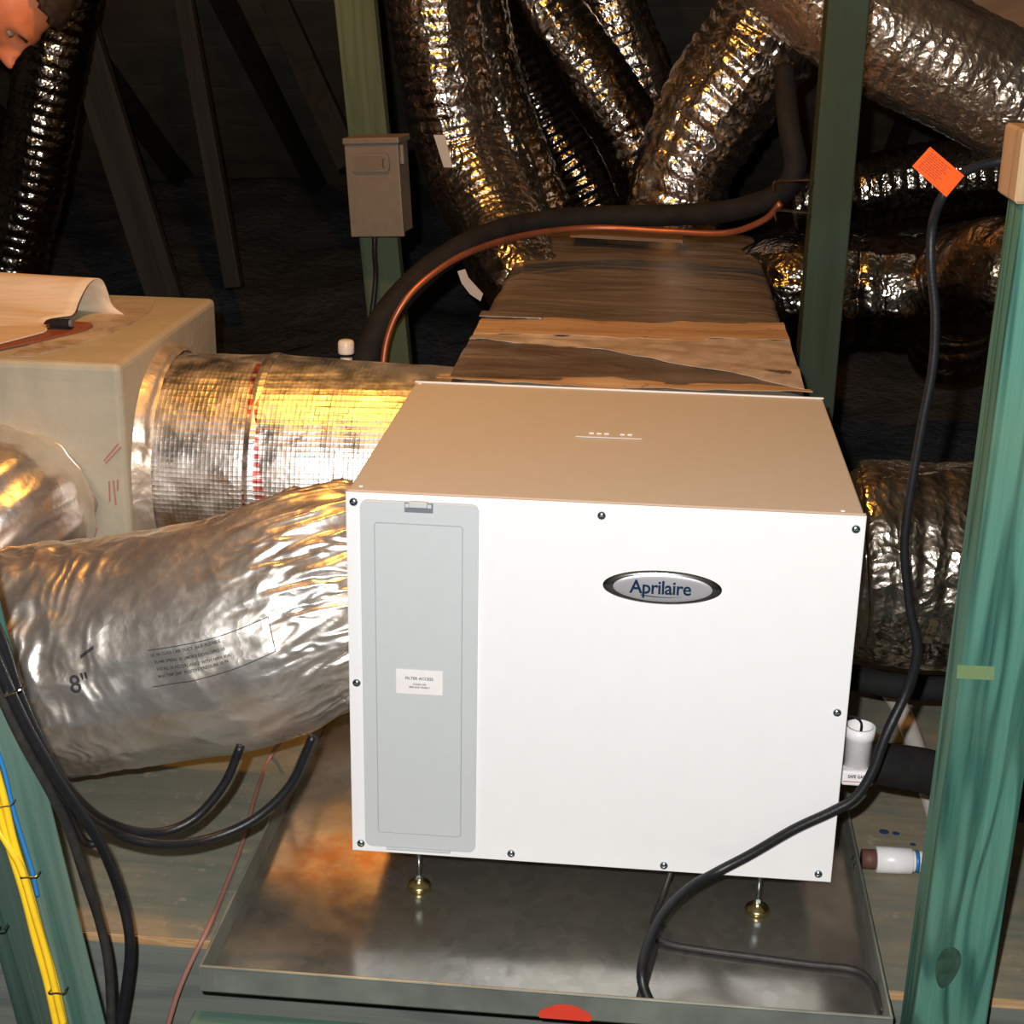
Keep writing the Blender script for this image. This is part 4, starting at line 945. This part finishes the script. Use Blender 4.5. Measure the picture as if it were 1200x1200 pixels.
parts = [head_mesh(), tube([nk0, (nk0 + nk1) / 2, nk1, sh], [.052, .055, .065, .09], 20, 20),
         ell((-.012, .080, -.012), (.018, .008, .032)), ell((-.012, -.080, -.012), (.018, .008, .032)),
         tube([sh, (sh + pel) / 2, pel], [.13, .15, .14], 20, 24)]
for sgn in (-1, 1):
    s0 = sh + Vector((-.02, sgn * .17, -.01)); el = s0 + Vector((-.16, sgn * .04, -.22)); wr = el + Vector((-.02, -sgn * .02, -.16)); pm = wr + Vector((.03, 0, -.04))
    parts += [tube([sh, s0], [.08, .062], 6, 16), tube([s0, (s0 + el) / 2, el], [.058, .048, .040], 16, 16), tube([el, (el + wr) / 2, wr], [.040, .036, .026], 16, 16), tube([wr, (wr + pm) / 2, pm], [.026, .034, .036], 8, 14)]
    for k in range(4):
        f0 = pm + Vector((0, (k - 1.5) * .019, 0)); ln = (.060, .072, .068, .052)[k]
        parts.append(tube([f0 - Vector((.02, 0, -.02)), f0 + Vector((ln * .5, 0, -ln * .35)), f0 + Vector((ln * .75, 0, -ln * .8)), f0 + Vector((ln * .65, 0, -ln * 1.15))], [.010, .0095, .0088, .0075], 14, 10))
    t0 = wr + Vector((.015, -sgn * .02, -.01)); parts.append(tube([t0, t0 + Vector((.03, -sgn * .030, -.025)), t0 + Vector((.062, -sgn * .035, -.048))], [.014, .0115, .009], 10, 10))
    hip = pel + Vector((0, sgn * .09, -.02)); kn = Vector((hip.x + .20, hip.y - .05, (hip.z + ZF) / 2 + .08)); an = Vector((hip.x - .02, hip.y + .02, ZF + .14))
    parts += [tube([pel, hip], [.12, .09], 6, 16), tube([hip, (hip + kn) / 2, kn], [.09, .075, .06], 16, 18), tube([kn, (kn + an) / 2, an], [.058, .055, .038], 16, 16), tube([an, an + Vector((.08, 0, -.05)), an + Vector((.17, 0, -.06))], [.042, .04, .032], 10, 14)]
pr = thing('person', 'person with ruddy lit face and dark hair bending in from upper left', 'person', (HC.x - .6, HC.y + .3, ZF))
bo = obj('body', merge(*parts), M_skin, pr, True)
rm = bo.modifiers.new('r', 'REMESH'); rm.mode = 'VOXEL'; rm.voxel_size = .0045; rm.use_smooth_shade = True
sm = bo.modifiers.new('s', 'SMOOTH'); sm.iterations = 3; sm.factor = .5
hb = bmesh.new(); bmesh.ops.create_icosphere(hb, subdivisions=5, radius=1)
dl = []
for v in hb.verts:
    s_, f, u = v.co.x, v.co.y, v.co.z
    if u < .52 + .0 * f and f > -.02 - .3 * min(0, u) or u < -.45: dl.append(v)
    n_ = float(vnoise(np.array([[s_ * 9, f * 9, u * 9]]), 2)[0]) * .02
    v.co = hp_(f * .104 * (1 + n_), s_ * .084 * (1 + n_), u * .126 * (1 + n_))
bmesh.ops.delete(hb, geom=dl, context='VERTS')
ho = obj('hair', hb, M_hair, pr, True); so = ho.modifiers.new('s', 'SOLIDIFY'); so.thickness = .012
for sgn in (-1, 1):
    eb = obj('eye', ell((.079, .030 * sgn, -.001), (.010, .012, .008)), M_eye, pr, True)
    obj('iris', ell((.0868, .030 * sgn, -.002), (.003, .005, .0048), 2), M_iris, eb, True)
    obj('eyebrow', tube([hp_(.101, .016 * sgn, .017), hp_(.103, .030 * sgn, .021), hp_(.094, .046 * sgn, .017)], [.003, .0035, .002], 10, 6), M_hair, pr, True)
shirt = [tube([sh + Vector((.08, -.03, .01)), sh, (sh + pel) / 2, pel], [.085, .150, .168, .155], 24, 28)]
for sgn in (-1, 1):
    s0 = sh + Vector((-.02, sgn * .17, -.01)); el = s0 + Vector((-.16, sgn * .04, -.22))
    shirt += [tube([sh, s0, s0 * .6 + el * .4, el * .85 + s0 * .15], [.10, .078, .066, .058], 24, 18)]
shb = obj('shirt', merge(*shirt), M_shirt, pr, True); rm = shb.modifiers.new('r', 'REMESH'); rm.mode = 'VOXEL'; rm.voxel_size = .009; rm.use_smooth_shade = True
tro = []
for sgn in (-1, 1):
    hip = pel + Vector((0, sgn * .09, -.02)); kn = Vector((hip.x + .20, hip.y - .05, (hip.z + ZF) / 2 + .08)); an = Vector((hip.x - .02, hip.y + .02, ZF + .14))
    tro += [tube([pel + Vector((.04, 0, .02)), hip], [.16, .11], 6, 18), tube([hip, (hip + kn) / 2, kn, (kn + an) / 2, an], [.11, .09, .075, .068, .06], 30, 18)]
tb = obj('trousers', merge(*tro), M_shirt, pr, True); rm = tb.modifiers.new('r', 'REMESH'); rm.mode = 'VOXEL'; rm.voxel_size = .009; rm.use_smooth_shade = True
